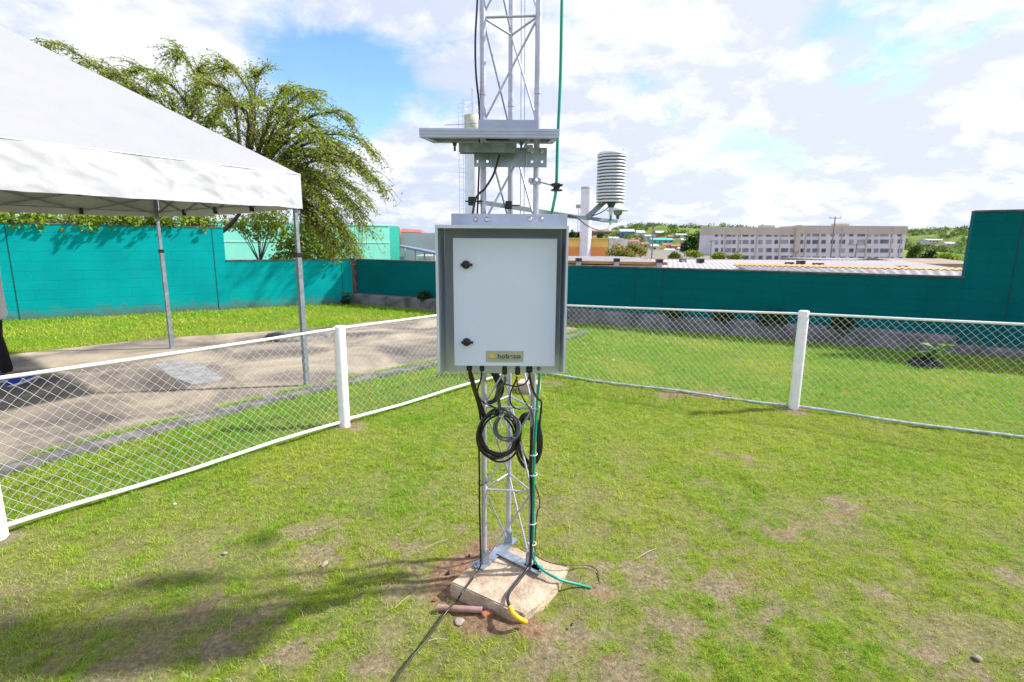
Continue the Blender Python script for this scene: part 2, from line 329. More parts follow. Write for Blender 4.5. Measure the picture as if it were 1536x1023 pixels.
def ground_h(x, y):
    x = np.asarray(x, float); y = np.asarray(y, float)
    back = (x-CORN.x)*(-wn.x)+(y-CORN.y)*(-wn.y)             # distance beyond the back wall
    h = -4.2*sstep(back, .4, 7)*sstep((x-CORN.x)*wdir.x+(y-CORN.y)*wdir.y, -30, 6)
    near = 1-sstep(back, -.6, 0)
    h = h+near*(fbm(x, y, 1.4, 3)-.5)*.035+near*(fbm(x, y, 9, 5, 3)-.5)*.034
    # worn hollow by the block, and the ground pulled flat under hard surfaces
    flat = np.clip(segdist(x, y, (-.02, 2.2), (.02, 2.5))/.35, 0, 1)
    h = np.where(near > .5, h*flat+.035*np.exp(-(((x-.30)/.13)**2+((y-2.33)/.2)**2))+.016*np.exp(-(((x-.05)/.13)**2+((y-1.95)/.10)**2)), h)
    d = np.full(x.shape, 99.)
    for i in range(len(KERB)-1): d = np.minimum(d, segdist(x, y, KERB[i], KERB[i+1]))
    inp = inpoly(x, y, PAVE)
    h = np.where(inp & (near > .5), -.05, h)
    h = np.where((~inp) & (near > .5), h*sstep(d, .05, .5)-.012*(1-sstep(d, .05, .3)), h)
    return h
def bare_mask(x, y):
    x = np.asarray(x, float); y = np.asarray(y, float)
    b = sstep(fbm(x, y, 2.1, 21, 5, .68), .50, .72)*.66
    b = np.maximum(b, sstep(fbm(x, y, 7.5, 77, 4, .65), .56, .74)*.62)
    inside = inpoly(x, y, [(FL0.x-3, FL0.y-4.1), (FL0.x, FL0.y), (FC.x, FC.y), (FR2.x, FR2.y), (9, 1.5), (9, -4)])
    dry = sstep(3.9-y-.35*np.abs(x), -1.2, 1.6)                # more worn near the camera
    b = np.maximum(b, .42*sstep(fbm(x, y, 17, 150, 4, .6), .40, .66)); b = b*(.22+.78*dry)*np.where(inside, 1, .25)
    rag = fbm(x, y, 11, 40, 5, .7); rag2 = fbm(x, y, 26, 44, 3, .6)
    for c, r in patches:
        d = np.hypot(x-c.x, (y-c.y))
        b = np.maximum(b, (1-sstep(d/r*.95+(rag-.5)*3.4+(rag2-.5)*1.2, .25, 1.15))*.86)
    return np.clip(b, 0, 1)
def soil_mask(x, y):
    bx = np.array([p.x for p in BLK]).mean(); by = np.array([p.y for p in BLK]).mean()
    d = np.minimum.reduce([segdist(x, y, (BLK[i].x, BLK[i].y), (BLK[(i+1) % 5].x, BLK[(i+1) % 5].y)) for i in (0, 4)])
    d = np.minimum(d, segdist(x, y, (gnd(672, 868).x, gnd(672, 868).y), (gnd(722, 828).x, gnd(722, 828).y))-.03)
    d = np.minimum(d, segdist(x, y, (gnd(690, 925).x, gnd(690, 925).y), (gnd(760, 940).x, gnd(760, 940).y))+.01)
    m = 1-sstep(d+(fbm(x, y, 11, 9)-.5)*.12, .035, .115)
    m = np.maximum(m, .8*(1-sstep(np.hypot(x-FRP.x, y-FRP.y)+(fbm(x, y, 12, 8)-.5)*.1, .07, .16)))
    m = np.maximum(m, .8*(1-sstep(np.hypot(x-FL.x, y-FL.y)+(fbm(x, y, 12, 8)-.5)*.1, .07, .14)))
    m = np.maximum(m, .9*(1-sstep(segdist(x, y, tuple(gnd(1000, 590).xy), tuple(gnd(1075, 592).xy))+(fbm(x, y, 7, 8)-.5)*.25, .03, .14)))
    for q, rr in (((1180, 802), .05), ((1200, 806), .045), ((1162, 803), .03), ((1262, 772), .06), ((1285, 764), .05), ((1250, 778), .04), ((300, 918), .05), ((462, 842), .045), ((1130, 863), .04), ((1105, 875), .035), ((905, 893), .05), ((880, 975), .03), ((910, 985), .03)):
        p = gnd(*q); m = np.maximum(m, .75*(1-sstep(np.hypot((x-p.x)*.7, (y-p.y)*1.5)+(fbm(x, y, 22, 88, 3)-.5)*.09, rr*.35, rr*1.1)))
    return m

# ------------------------------------------------------------------ ground sheet
def axis_vals(lo, hi, fine, far, g=1.22):
    a = list(np.arange(lo, hi, fine)); s = fine
    while a[-1] < far: s = min(s*g, 220); a.append(a[-1]+s)
    b = []; s = fine; v = lo
    while v > -far: s = min(s*g, 220); v -= s; b.append(v)
    return np.array(b[::-1]+a)
def build_ground():
    xs = axis_vals(-4.6, 4.8, .03, 3200); ys = axis_vals(.9, 8.6, .03, 3200)
    X, Y = np.meshgrid(xs, ys); h = ground_h(X, Y); nx, ny = len(xs), len(ys)
    co = np.stack([X, Y, h], -1).reshape(-1, 3)
    idx = np.arange(nx*ny).reshape(ny, nx)
    q = np.stack([idx[:-1, :-1], idx[:-1, 1:], idx[1:, 1:], idx[1:, :-1]], -1).reshape(-1, 4)
    me = bpy.data.meshes.new('ground'); me.vertices.add(len(co)); me.vertices.foreach_set('co', co.ravel())
    me.loops.add(q.size); me.loops.foreach_set('vertex_index', q.ravel().astype(np.int32)); me.polygons.add(len(q))
    me.polygons.foreach_set('loop_start', np.arange(0, q.size, 4, dtype=np.int32)); me.polygons.foreach_set('use_smooth', np.ones(len(q), bool)); me.update()
    a = me.attributes.new('bare', 'FLOAT', 'POINT'); a.data.foreach_set('value', bare_mask(X, Y).ravel().astype(np.float32))
    bk_ = np.maximum((X-CORN.x)*(-wn.x)+(Y-CORN.y)*(-wn.y), (X-CORN.x)*(-ln.x)+(Y-CORN.y)*(-ln.y))
    a = me.attributes.new('town', 'FLOAT', 'POINT'); a.data.foreach_set('value', sstep(bk_, .2, 1.5).ravel().astype(np.float32))
    a = me.attributes.new('soil', 'FLOAT', 'POINT'); a.data.foreach_set('value', soil_mask(X, Y).ravel().astype(np.float32))
    m, nt, b, out = NT('lawn_ground'); N = nt.nodes; L = nt.links; tc = N.new('ShaderNodeTexCoord')
    def noise(sc, det=6, ro=.65):
        n = N.new('ShaderNodeTexNoise'); n.inputs['Scale'].default_value = sc; n.inputs['Detail'].default_value = det; n.inputs['Roughness'].default_value = ro; L.new(tc.outputs['Object'], n.inputs['Vector']); return n.outputs['Fac']
    def ramp(f, cols, pos):
        cr = N.new('ShaderNodeValToRGB'); el = cr.color_ramp.elements
        while len(el) < len(cols): el.new(.5)
        for i in range(len(cols)): el[i].position = pos[i]; el[i].color = c4(cols[i])
        L.new(f, cr.inputs[0]); return cr.outputs[0]
    def mix(f, a_, b_):
        n = N.new('ShaderNodeMix'); n.data_type = 'RGBA'; L.new(f, n.inputs[0]); L.new(a_, n.inputs[6]); L.new(b_, n.inputs[7]); return n.outputs[2]
    grass = ramp(noise(28, 8, .75), [(.06, .08, .016), (.16, .20, .022), (.30, .34, .045)], [.3, .5, .7])
    thatch = ramp(noise(45, 8, .75), [(.06, .045, .03), (.24, .185, .12), (.44, .37, .25)], [.28, .5, .72])
    soil = ramp(noise(35, 8, .7), [(.07, .045, .032), (.27, .165, .10), (.42, .29, .18)], [.3, .52, .72])
    ab = N.new('ShaderNodeAttribute'); ab.attribute_name = 'bare'; asx = N.new('ShaderNodeAttribute'); asx.attribute_name = 'soil'
    c = mix(asx.outputs['Fac'], mix(ab.outputs['Fac'], grass, thatch), soil)
    at_ = N.new('ShaderNodeAttribute'); at_.attribute_name = 'town'; c = mix(at_.outputs['Fac'], c, ramp(noise(.06, 8, .7), [(.16, .14, .13), (.22, .20, .18), (.10, .14, .05)], [.35, .5, .66]))
    L.new(c, b.inputs['Base Color']); b.inputs['Roughness'].default_value = .95; b.inputs['Specular IOR Level'].default_value = .15
    bp = N.new('ShaderNodeBump'); bp.inputs['Strength'].default_value = .9; bp.inputs['Distance'].default_value = .02; L.new(noise(60, 8, .75), bp.inputs['Height']); L.new(bp.outputs[0], b.inputs['Normal'])
    me.materials.append(m); o = bpy.data.objects.new('ground', me); col.objects.link(o); tag(o, kind='structure')
build_ground()

# pavement with stains, kerb, cement patch
def build_paving():
    bm = bmesh.new()
    vs = [bm.verts.new((x, y, 0)) for x, y in PAVE]; f = bm.faces.new(vs); bmesh.ops.triangulate(bm, faces=[f])
    bmesh.ops.subdivide_edges(bm, edges=bm.edges[:], cuts=1)
    ext = bmesh.ops.extrude_face_region(bm, geom=bm.faces[:])
    for v in [g for g in ext['geom'] if isinstance(g, bmesh.types.BMVert)]: v.co.z = -.12
    bmesh.ops.recalc_face_normals(bm, faces=bm.faces[:])
    me = bpy.data.meshes.new('pavement'); bm.to_mesh(me); bm.free()
    m, nt, b, out = NT('stained_paving'); N = nt.nodes; L = nt.links; tc = N.new('ShaderNodeTexCoord')
    def noise(sc, det=8, ro=.65, dist=0):
        n = N.new('ShaderNodeTexNoise'); n.inputs['Scale'].default_value = sc; n.inputs['Detail'].default_value = det; n.inputs['Roughness'].default_value = ro; n.inputs['Distortion'].default_value = dist; L.new(tc.outputs['Object'], n.inputs['Vector']); return n.outputs['Fac']
    cr = N.new('ShaderNodeValToRGB'); el = cr.color_ramp.elements
    for i in range(2): el.new(.5)
    for i, (p, c) in enumerate([(.33, (.10, .085, .075)), (.45, (.20, .17, .145)), (.55, (.34, .285, .215)), (.66, (.45, .38, .28))]): el[i].position = p; el[i].color = c4(c)
    L.new(noise(.9, 9, .6, .6), cr.inputs[0])
    mu = N.new('ShaderNodeMix'); mu.data_type = 'RGBA'; mu.blend_type = 'MULTIPLY'; mu.inputs[0].default_value = .55; L.new(cr.outputs[0], mu.inputs[6])
    c2 = N.new('ShaderNodeValToRGB'); c2.color_ramp.elements[0].position = .32; c2.color_ramp.elements[0].color = (.4, .4, .4, 1); c2.color_ramp.elements[1].position = .62; L.new(noise(38, 8, .8), c2.inputs[0]); L.new(c2.outputs[0], mu.inputs[7])
    L.new(mu.outputs[2], b.inputs['Base Color']); b.inputs['Roughness'].default_value = .92; b.inputs['Specular IOR Level'].default_value = .2
    bp = N.new('ShaderNodeBump'); bp.inputs['Strength'].default_value = .5; bp.inputs['Distance'].default_value = .01; L.new(noise(90, 6, .7), bp.inputs['Height']); L.new(bp.outputs[0], b.inputs['Normal'])
    me.materials.append(m); o = bpy.data.objects.new('pavement', me); col.objects.link(o); tag(o, kind='structure')
    # kerb
    mb = MB(); Lf = offs(KERB, .08); Rt = offs(KERB, -.08); n = 14
    def dens(path): return [v.xy for v in spline([(x, y, 0) for x, y in path], n)]
    a = dens(Lf); c = dens(Rt); vs = []
    for i in range(len(a)):
        w = (fbm([i*.35], [1.0], 1, 4)[0]-.5)*.025; z = .035+w*.6
        vs += [(a[i][0]+w, a[i][1], -.05), (a[i][0]+w, a[i][1], z), (c[i][0]+w, c[i][1], z-.004), (c[i][0]+w*1.4, c[i][1], -.05)]
    fs = [(i*4+j, i*4+j+1, i*4+j+5, i*4+j+4) for i in range(len(a)-1) for j in range(3)]
    mb.add(vs, fs); o = mb.build('kerb', M['concrete_grey']); tag(o, kind='structure')
    P = [gnd(*q) for q in [(231, 547), (262, 541), (302, 545), (318, 556), (335, 567), (318, 575), (288, 577), (262, 567)]]
    mb = MB(); mb.prism([(p.x, p.y) for p in P], -.004, .004); o = mb.build('cement_patch', M['cement']); tag(o, kind='structure')
build_paving()

# ------------------------------------------------------------------ grass blades
def build_grass():
    def scatter(n, ymin, ymax, xk=1.12, xlo=-14, xhi=12):
        # density even over the visible wedge
        u = rng.random(n*2); y = np.sqrt(ymin**2+(ymax**2-ymin**2)*u); x = (rng.random(n*2)*2-1)*xk*(y+.35)
        k = (x > xlo) & (x < xhi); return x[k][:n], y[k][:n]
    sets = []
    for n, a, b_, hgt, wid in [(190000, 1.25, 3.0, .019, .0018), (190000, 3.0, 5.2, .022, .0028), (120000, 5.2, 8.5, .032, .0055), (110000, 8.5, 15, .04, .010)]:
        x, y = scatter(n, a, b_); bm_ = bare_mask(x, y); sm = soil_mask(x, y)
        thin = sstep(fbm(x, y, 19, 61, 3), .36, .62)
        keep = rng.random(len(x)) < np.clip((1.08-bm_*1.12)*(.40+.72*thin), .08, 1)
        keep &= rng.random(len(x)) > sm*1.05
        back = (x-CORN.x)*wn.x+(y-CORN.y)*wn.y; lft = (x-CORN.x)*ln.x+(y-CORN.y)*ln.y
        keep &= (back > .32) & (lft > .05)
        pin = inpoly(x, y, PAVE)
        keep &= ~pin
        keep &= ~inpoly(x, y, KERB_POLY)
        keep &= ~inpoly(x, y, [(p.x, p.y) for p in BLK])
        x = x[keep]; y = y[keep]; bb = bm_[keep]
        inside = inpoly(x, y, [(FL0.x-3, FL0.y-4.1), (FL0.x, FL0.y), (FC.x, FC.y), (FR2.x, FR2.y), (9, 1.5), (9, -4)])
        lush = fbm(x, y, 1.3, 90, 4)
        H = hgt*(.62+.62*thin[keep])*(.55+.9*rng.random(len(x)))*(1-.45*bb)*(.75+.6*lush)*np.where(inside, 1, 1.2)
        # ragged tufts along the kerb and the foot of the fence
        d = np.full(len(x), 9.)
        for i in range(len(KERB)-1): d = np.minimum(d, segdist(x, y, KERB[i], KERB[i+1]))
        H *= 1+.5*(1-sstep(d, .1, .25))
        sets.append((x, y, H, wid*(.6+.8*rng.random(len(x))), bb, lush))
    # long tufts in the seam between kerb and paving
    K = spline([(a[0], a[1], 0) for a in offs(KERB, .125)], 30); K = np.array([(p.x, p.y) for p in K])
    i = rng.integers(0, len(K), 26000); x = K[i, 0]+rng.normal(0, .028, len(i)); y = K[i, 1]+rng.normal(0, .028, len(i))
    k = rng.random(len(x)) < sstep(fbm(x, y, 4, 12, 3), .36, .5); x = x[k]; y = y[k]
    sets.append((x, y, .05*(.5+rng.random(len(x))), np.full(len(x), .005), np.full(len(x), .15), np.full(len(x), .4)))
    x = np.concatenate([s[0] for s in sets]); y = np.concatenate([s[1] for s in sets]); H = np.concatenate([s[2] for s in sets])
    W = np.concatenate([s[3] for s in sets]); BB = np.concatenate([s[4] for s in sets]); LU = np.concatenate([s[5] for s in sets])
    n = len(x); z = ground_h(x, y)-.003; z = np.where(inpoly(x, y, PAVE), 0, z)
    th = rng.random(n)*2*np.pi; ph = rng.random(n)*2*np.pi; lean = (.35+.95*rng.random(n))*H*1.1
    dx, dy = np.cos(th), np.sin(th); wx, wy = np.cos(ph)*W/2, np.sin(ph)*W/2
    co = np.empty((n, 5, 3), np.float32)
    co[:, 0] = np.stack([x-wx, y-wy, z], -1); co[:, 1] = np.stack([x+wx, y+wy, z], -1)
    mx_, my_ = x+dx*lean*.35, y+dy*lean*.35; mz = z+H*.6
    co[:, 2] = np.stack([mx_+wx*.9, my_+wy*.9, mz], -1); co[:, 3] = np.stack([mx_-wx*.9, my_-wy*.9, mz], -1)
    co[:, 4] = np.stack([x+dx*lean, y+dy*lean, z+H*(.75+.3*rng.random(n))], -1)
    me = bpy.data.meshes.new('grass'); me.vertices.add(n*5); me.vertices.foreach_set('co', co.ravel())
    base = (np.arange(n)*5)[:, None]; li = np.concatenate([base+np.array([0, 1, 2, 3]), base+np.array([3, 2, 4])], 1).astype(np.int32)
    me.loops.add(n*7); me.loops.foreach_set('vertex_index', li.ravel()); me.polygons.add(n*2)
    ls = np.stack([np.arange(n)*7, np.arange(n)*7+4], -1).ravel().astype(np.int32); me.polygons.foreach_set('loop_start', ls); me.update()
    # per blade: how dry it is (straw) and how lush
    dry = np.clip(rng.random(n)*.62+BB*.62+(fbm(x, y, 2.7, 300, 4)-.5)*.9-np.where(inpoly(x, y, [(FL0.x-3, FL0.y-4.1), (FL0.x, FL0.y), (FC.x, FC.y), (FR2.x, FR2.y), (9, 1.5), (9, -4)]), .06, .30), 0, 1)
    a = me.attributes.new('dry', 'FLOAT', 'POINT'); a.data.foreach_set('value', np.repeat(dry, 5).astype(np.float32))
    a = me.attributes.new('lush', 'FLOAT', 'POINT'); a.data.foreach_set('value', np.repeat(np.clip((LU-.35)*3+rng.normal(0, .22, n)+np.where(inpoly(x, y, [(FL0.x-3, FL0.y-4.1), (FL0.x, FL0.y), (FC.x, FC.y), (FR2.x, FR2.y), (9, 1.5), (9, -4)]), 0, .4), 0, 1), 5).astype(np.float32))
    m, nt, b, out = NT('grass_blades'); N = nt.nodes; L = nt.links
    a1 = N.new('ShaderNodeAttribute'); a1.attribute_name = 'dry'; a2 = N.new('ShaderNodeAttribute'); a2.attribute_name = 'lush'
    g = N.new('ShaderNodeMix'); g.data_type = 'RGBA'; L.new(a2.outputs['Fac'], g.inputs[0]); g.inputs[6].default_value = (.42, .52, .045, 1); g.inputs[7].default_value = (.20, .43, .012, 1)
    cr = N.new('ShaderNodeValToRGB'); el = cr.color_ramp.elements; el.new(.5)
    el[0].position = .45; el[0].color = (0, 0, 0, 1); el[1].position = .72; el[1].color = (.5, .5, .5, 1); el[2].position = 1; el[2].color = (1, 1, 1, 1); L.new(a1.outputs['Fac'], cr.inputs[0])
    s = N.new('ShaderNodeMix'); s.data_type = 'RGBA'; L.new(cr.outputs[0], s.inputs[0]); L.new(g.outputs[2], s.inputs[6]); s.inputs[7].default_value = (.56, .48, .25, 1)
    L.new(s.outputs[2], b.inputs['Base Color']); b.inputs['Roughness'].default_value = .55; b.inputs['Specular IOR Level'].default_value = .25
    t = N.new('ShaderNodeBsdfTranslucent'); L.new(s.outputs[2], t.inputs[0]); ms = N.new('ShaderNodeMixShader'); ms.inputs[0].default_value = .4
    L.new(b.outputs[0], ms.inputs[1]); L.new(t.outputs[0], ms.inputs[2]); L.new(ms.outputs[0], out.inputs[0])
    me.materials.append(m); o = bpy.data.objects.new('grass', me); col.objects.link(o)
    tag(o, 'short bright green grass growing over the lawns', 'grass', kind='stuff')
build_grass()

# ------------------------------------------------------------------ walls
def wall_run(name, a, b, h, t, matl, label, cat='wall', joints=(), cope=True, plinth=None, h2=None):
    a = Vector(a); b = Vector(b); d = (b-a).normalized(); n = Vector((d.y, -d.x, 0)); r = empty(name, a, label, cat)
    mb = MB(); p0 = a; p1 = b; bk = -n*t; h2 = h2 or h
    v = [p0, p1, p1+bk, p0+bk]; z0 = -.3 if cope else -.3
    mb.add([(p.x, p.y, z0) for p in v]+[(v[0].x, v[0].y, h), (v[1].x, v[1].y, h2), (v[2].x, v[2].y, h2), (v[3].x, v[3].y, h)],
           [(0, 1, 5, 4), (1, 2, 6, 5), (2, 3, 7, 6), (3, 0, 4, 7), (4, 5, 6, 7), (3, 2, 1, 0)])
    mb.build('wall_face', matl, r)
    if cope:
        mb = MB(); o0 = a+n*.012-Vector((0, 0, 0)); o1 = b+n*.012; q = [o0, o1, o1-n*(t+.024), o0-n*(t+.024)]
        mb.add([(q[0].x, q[0].y, h+.001), (q[1].x, q[1].y, h2+.001), (q[2].x, q[2].y, h2+.001), (q[3].x, q[3].y, h+.001), (q[0].x, q[0].y, h+.028), (q[1].x, q[1].y, h2+.028), (q[2].x, q[2].y, h2+.028), (q[3].x, q[3].y, h+.028)],
               [(0, 1, 5, 4), (1, 2, 6, 5), (2, 3, 7, 6), (3, 0, 4, 7), (4, 5, 6, 7), (3, 2, 1, 0)]); mb.build('coping', M['cope'], r)
    for s in joints:                                     # movement joints: dark filler strips, lap proud of the face
        mb = MB(); p = a+d*s; hh = h-.02
        mb.beam(p+n*.001+Vector((0, 0, -.1)), p+n*.001+Vector((0, 0, hh)), .016, .006, up=n); mb.build('joint', M['joint'], r)
    if plinth:
        ph, pt = plinth; mb = MB(); L_ = (b-a).length; k = int(L_/.25); vs = []
        for i in range(k+1):
            p = a+d*(L_*i/k); w = (fbm([i*.4], [3.], 1, 6)[0]-.5)*.05; q0 = p+n*(.004); q1 = p+n*(pt+w*.4); zz = ph+w
            vs += [(q0.x, q0.y, zz+.012), (q1.x, q1.y, zz-.008), (q1.x+n.x*.012, q1.y+n.y*.012, zz-.03), (q1.x+n.x*.03, q1.y+n.y*.03, -.15)]
        mb.add(vs, [(i*4+j, i*4+j+1, i*4+j+5, i*4+j+4) for i in range(k) for j in range(3)]); mb.build('plinth', M['plinth'], r)
    return r
wall_run('boundary_wall', LW0-(LW1-LW0).normalized()*10, LW1, 1.99, .16, M['teal'], 'tall sunlit turquoise wall behind the white canopy tent', joints=(5.07, 8.7, 12.33, 15.96), h2=1.97)
wall_run('boundary_wall', LW1+ldir*.002, CORN-ldir*.0, 1.18, .16, M['teal'], 'lower sunlit turquoise wall in front of the mint green building', joints=(2.75,), h2=1.19)
wall_run('boundary_wall', CORN, RW1, 1.19, .16, M['teal_shaded'], 'long low shaded dark teal wall with grey concrete footing behind the lawn', joints=(7.85, 8.4), h2=1.16, plinth=(.27, .14))
wall_run('boundary_wall', RW1+wdir*.002, RW2, 2.14, .2, M['teal_shaded'], 'tall shaded dark teal wall rising at the right edge', joints=(.55, 1.6), h2=2.16, plinth=(.12, .05))
mb = MB(); mb.box((CORN.x+.02, CORN.y+.03, .60), (.20, .20, 1.27), Matrix.Rotation(R(-30), 3, 'Z'), .01)
o = mb.build('wall_pillar', M['cope']); tag(o, 'dark narrow pillar where the turquoise wall meets the shaded wall', 'pillar')

# ------------------------------------------------------------------ chain link fences
def fence_panel_mesh(a, b, za, zb, z0, cell=.066, r=.0012):
    """woven diamond wires between the bottom and the top rail"""
    mb = MB(); a = Vector((a[0], a[1])); b = Vector((b[0], b[1])); L = (b-a).length; d = (b-a)/L; n = Vector((d.y, -d.x))
    def P(s, t):                                      # s along, t = 0..1 height
        z = z0+(za+(zb-za)*s/L-z0)*t; sag = .006*math.sin(s*1.7)*math.sin(math.pi*t)
        return Vector((a.x+d.x*s+n.x*sag, a.y+d.y*s+n.y*sag, z))
    H = (za+zb)/2-z0; k = -int(H/cell)-1
    rows = max(2, round(H/(cell*.5)))
    while k*cell < L:
        for sgn in (1, -1):
            pts = []
            for i in range(rows+1):
                t = i/rows; s = k*cell+(t*H if sgn > 0 else H-t*H)
                s += .0025*math.sin(k*2.1+i*1.3)
                if s < 0 or s > L: 
                    if len(pts) > 1: mb.tube([p for p in pts], r, 4, False)
                    pts = []; continue
                q = P(s, t); off = (.0022 if (i % 2 == 0) == (sgn > 0) else -.0022); pts.append(q+Vector((n.x*off, n.y*off, 0)))
            if len(pts) > 1: mb.tube(pts, r, 4, False)
        k += 1
    return mb
M['wire'] = mat('white_coated_wire', (.46, .49, .52), .4, var=.1, scale=30)
M['wirerail'] = mat('weathered_pale_pipe', (.50, .58, .62), .5, c2=(.30, .36, .38), scale=16, bump=.2)
def make_fence(name, label, pts, zt, posts, phts, zb, botmat, rb):
    r = empty(name, (pts[0][0], pts[0][1], 0), label, 'fence')
    for (x, y), h in zip(posts, phts):
        mb = MB(); mb.lathe((x, y, -.08), [(.0485, 0), (.0485, h+.07), (.046, h+.078), (.03, h+.083), (.0, h+.084)], 28); mb.build('post', M['white_metal'], r)
    for i in range(len(pts)-1):
        a, b = pts[i], pts[i+1]; za, zb_ = zt[i], zt[i+1]
        L = math.hypot(b[0]-a[0], b[1]-a[1]); n = max(3, int(L/.3)); tp = []; bp = []
        for k in range(n+1):
            t = k/n; x = a[0]+(b[0]-a[0])*t; y = a[1]+(b[1]-a[1])*t; sg = -.006*math.sin(math.pi*t)
            tp.append((x, y, za+(zb_-za)*t+sg)); bp.append((x, y, zb+.008*math.sin(k*1.3+i)))
        mb = MB(); mb.tube(tp, .0115, 12); mb.build('top_rail', M['white_metal'], r)
        mb = MB(); mb.tube(bp, rb, 10); mb.build('bottom_rail', botmat, r)
        fence_panel_mesh(a, b, za-.012, zb_-.012, zb+rb*.5).build('wire_mesh', M['wire'], r)
    return r
FL00 = FL0-(FL-FL0)*1.1
make_fence('chain_link_fence', 'white chain link fence between the lawn and the tent pavement, running away on the left', [FL00, FL0, FL, FC], [.875, .88, .885, .89], [FL00, FL0, FL, FC], [.90, .90, .905, .92], .045, M['white_metal'], .014)
make_fence('chain_link_fence', 'white chain link fence in front of the shaded teal wall, on the right', [FC+Vector((.06, -.03)), FRP, FR2], [.89, .965, 1.03], [FRP, FR2], [.995, 1.06], .022, M['wirerail'], .013)
mb = MB(); c = gnd(794, 590); mb.box((c.x, c.y+.1, .045), (.24, .2, .13), Matrix.Rotation(R(-12), 3, 'Z'), .012)
tag(mb.build('post_footing', M['pinkconc']), 'pinkish concrete lump on the grass behind the mast, at the fence corner', 'concrete footing')

# ------------------------------------------------------------------ mast on its concrete block
LEG = [Vector((-.128, 2.31, 0)), Vector((.098, 2.29, 0)), Vector((-.012, 2.49, 0))]
Z0 = .068; RZ = [.457+.4104*i for i in range(-1, 9)]
def build_block():
    mb = MB(); bm = bmesh.new(); top = [bm.verts.new(p) for p in BLK]; c = sum(BLK, Vector())/5
    bot = [bm.verts.new(((p.x-c.x)*1.02+c.x, (p.y-c.y)*1.02+c.y, -.06)) for p in BLK]
    bm.faces.new(top); bm.faces.new(bot[::-1])
    for i in range(5): bm.faces.new((top[i], bot[i], bot[(i+1) % 5], top[(i+1) % 5]))
    bmesh.ops.recalc_face_normals(bm, faces=bm.faces[:])
    bmesh.ops.bevel(bm, geom=bm.edges[:], offset=.005, segments=2, affect='EDGES'); bmesh.ops.triangulate(bm, faces=bm.faces[:])
    for _ in range(4):
        bmesh.ops.subdivide_edges(bm, edges=[e for e in bm.edges if e.calc_length() > .04], cuts=1); bmesh.ops.triangulate(bm, faces=[f for f in bm.faces if len(f.verts) > 4])
    for v in bm.verts:
        x, y, z = v.co; k = fbm([x+z*.7], [y+z], 16, 3, 4)[0]-.5; w = fbm([x*1.3], [y+z*2], 50, 13, 3)[0]-.5
        dr = Vector((v.co.x-c.x, v.co.y-c.y, 0)); dr = dr.normalized()*.0 if z > .062 else dr.normalized()*(k*.03)
        v.co += dr+Vector((0, 0, (w*.005+k*.006) if z > .055 else 0))
    me = bpy.data.meshes.new('concrete_block'); bm.to_mesh(me); bm.free(); me.materials.append(M['concrete'])
    o = bpy.data.objects.new('concrete_block', me); col.objects.link(o); tag(o, 'square sandy concrete block set in the lawn under the lattice mast', 'concrete block')
build_block()
def build_mast():
    r = empty('lattice_mast', (0, 2.36, Z0), 'slender silver triangular lattice mast standing on the concrete block', 'mast')
    top = 4.2
    for i, p in enumerate(LEG):
        mb = MB(); mb.cyl(p+Vector((0, 0, Z0+.012)), p+Vector((0, 0, 2.213)), .0128, 20); mb.cyl(p+Vector((0, 0, 2.214)), p+Vector((0, 0, 2.235)), .0142, 20); mb.cyl(p+Vector((0, 0, 2.236)), p+Vector((0, 0, top)), .0128, 20)
        leg = mb.build('leg', M['alu_white'], r)
        mb = MB(); c = p+Vector((0, 0, Z0+.006)); out = (p-Vector((-.014, 2.363, 0))).normalized()
        q = Matrix.Rotation(math.atan2(out.y, out.x), 3, 'Z')
        mb.box(c+out*.015, (.085, .045, .007), q, .001)
        for s in (-1, 1): mb.box(c+Vector((-out.y, out.x, 0))*s*.0175+Vector((0, 0, .035)), (.03, .004, .06), q)
        mb.box(c-out*.017+Vector((0, 0, .035)), (.004, .031, .06), q)
        mb.cyl(c+out*.045+Vector((0, 0, 0)), c+out*.045+Vector((0, 0, .012)), .007, 6)
        mb.build('foot_bracket', M['galv'], r)
    mb = MB(); c0 = Vector((0, 0, Z0+.004))
    mb.beam(LEG[0]+c0+Vector((-.03, -.03, 0)), LEG[2]+c0+Vector((.02, .03, 0)), .004, .05, up=(1, 0, 0)) if False else None
    def strip(a, b, w, z):
        a = Vector((a[0], a[1])); b = Vector((b[0], b[1])); d = (b-a).normalized(); n = Vector((-d.y, d.x))*w/2
        mb.prism([tuple(a-n), tuple(b-n), tuple(b+n), tuple(a+n)], z, z+.005)
    strip((-.155, 2.27), (.02, 2.53), .052, Z0-.001); strip((-.055, 2.40), (.15, 2.235), .052, Z0+.0045)
    mb.build('base_strap', M['galv'], r)
    ins = .011
    for i, z in enumerate(RZ):
        if z < .4: continue
        for a, b in ((0, 1), (1, 2), (2, 0)):
            pa, pb = LEG[a], LEG[b]; d = (pb-pa).normalized()
            mb = MB(); mb.tube([pa+d*ins+Vector((0, 0, z)), pb-d*ins+Vector((0, 0, z))], .0048, 10); mb.build('rung', M['alu_white'], r)
    for i in range(len(RZ)-1):
        z0, z1 = RZ[i], RZ[i+1]
        for k, (a, b) in enumerate(((1, 0), (0, 2), (2, 1))):
            # each face has one diagonal per bay, falling from leg a to leg b
            za = z1-.02; zb = max(z0+.025, Z0+.03); pa, pb = LEG[a], LEG[b]; d = (pb-pa).normalized()
            mb = MB(); mb.tube([pa+d*ins+Vector((0, 0, za)), pb-d*ins+Vector((0, 0, zb))], .0046, 10); mb.build('diagonal_brace', M['alu_white'], r)
    return r
build_mast()

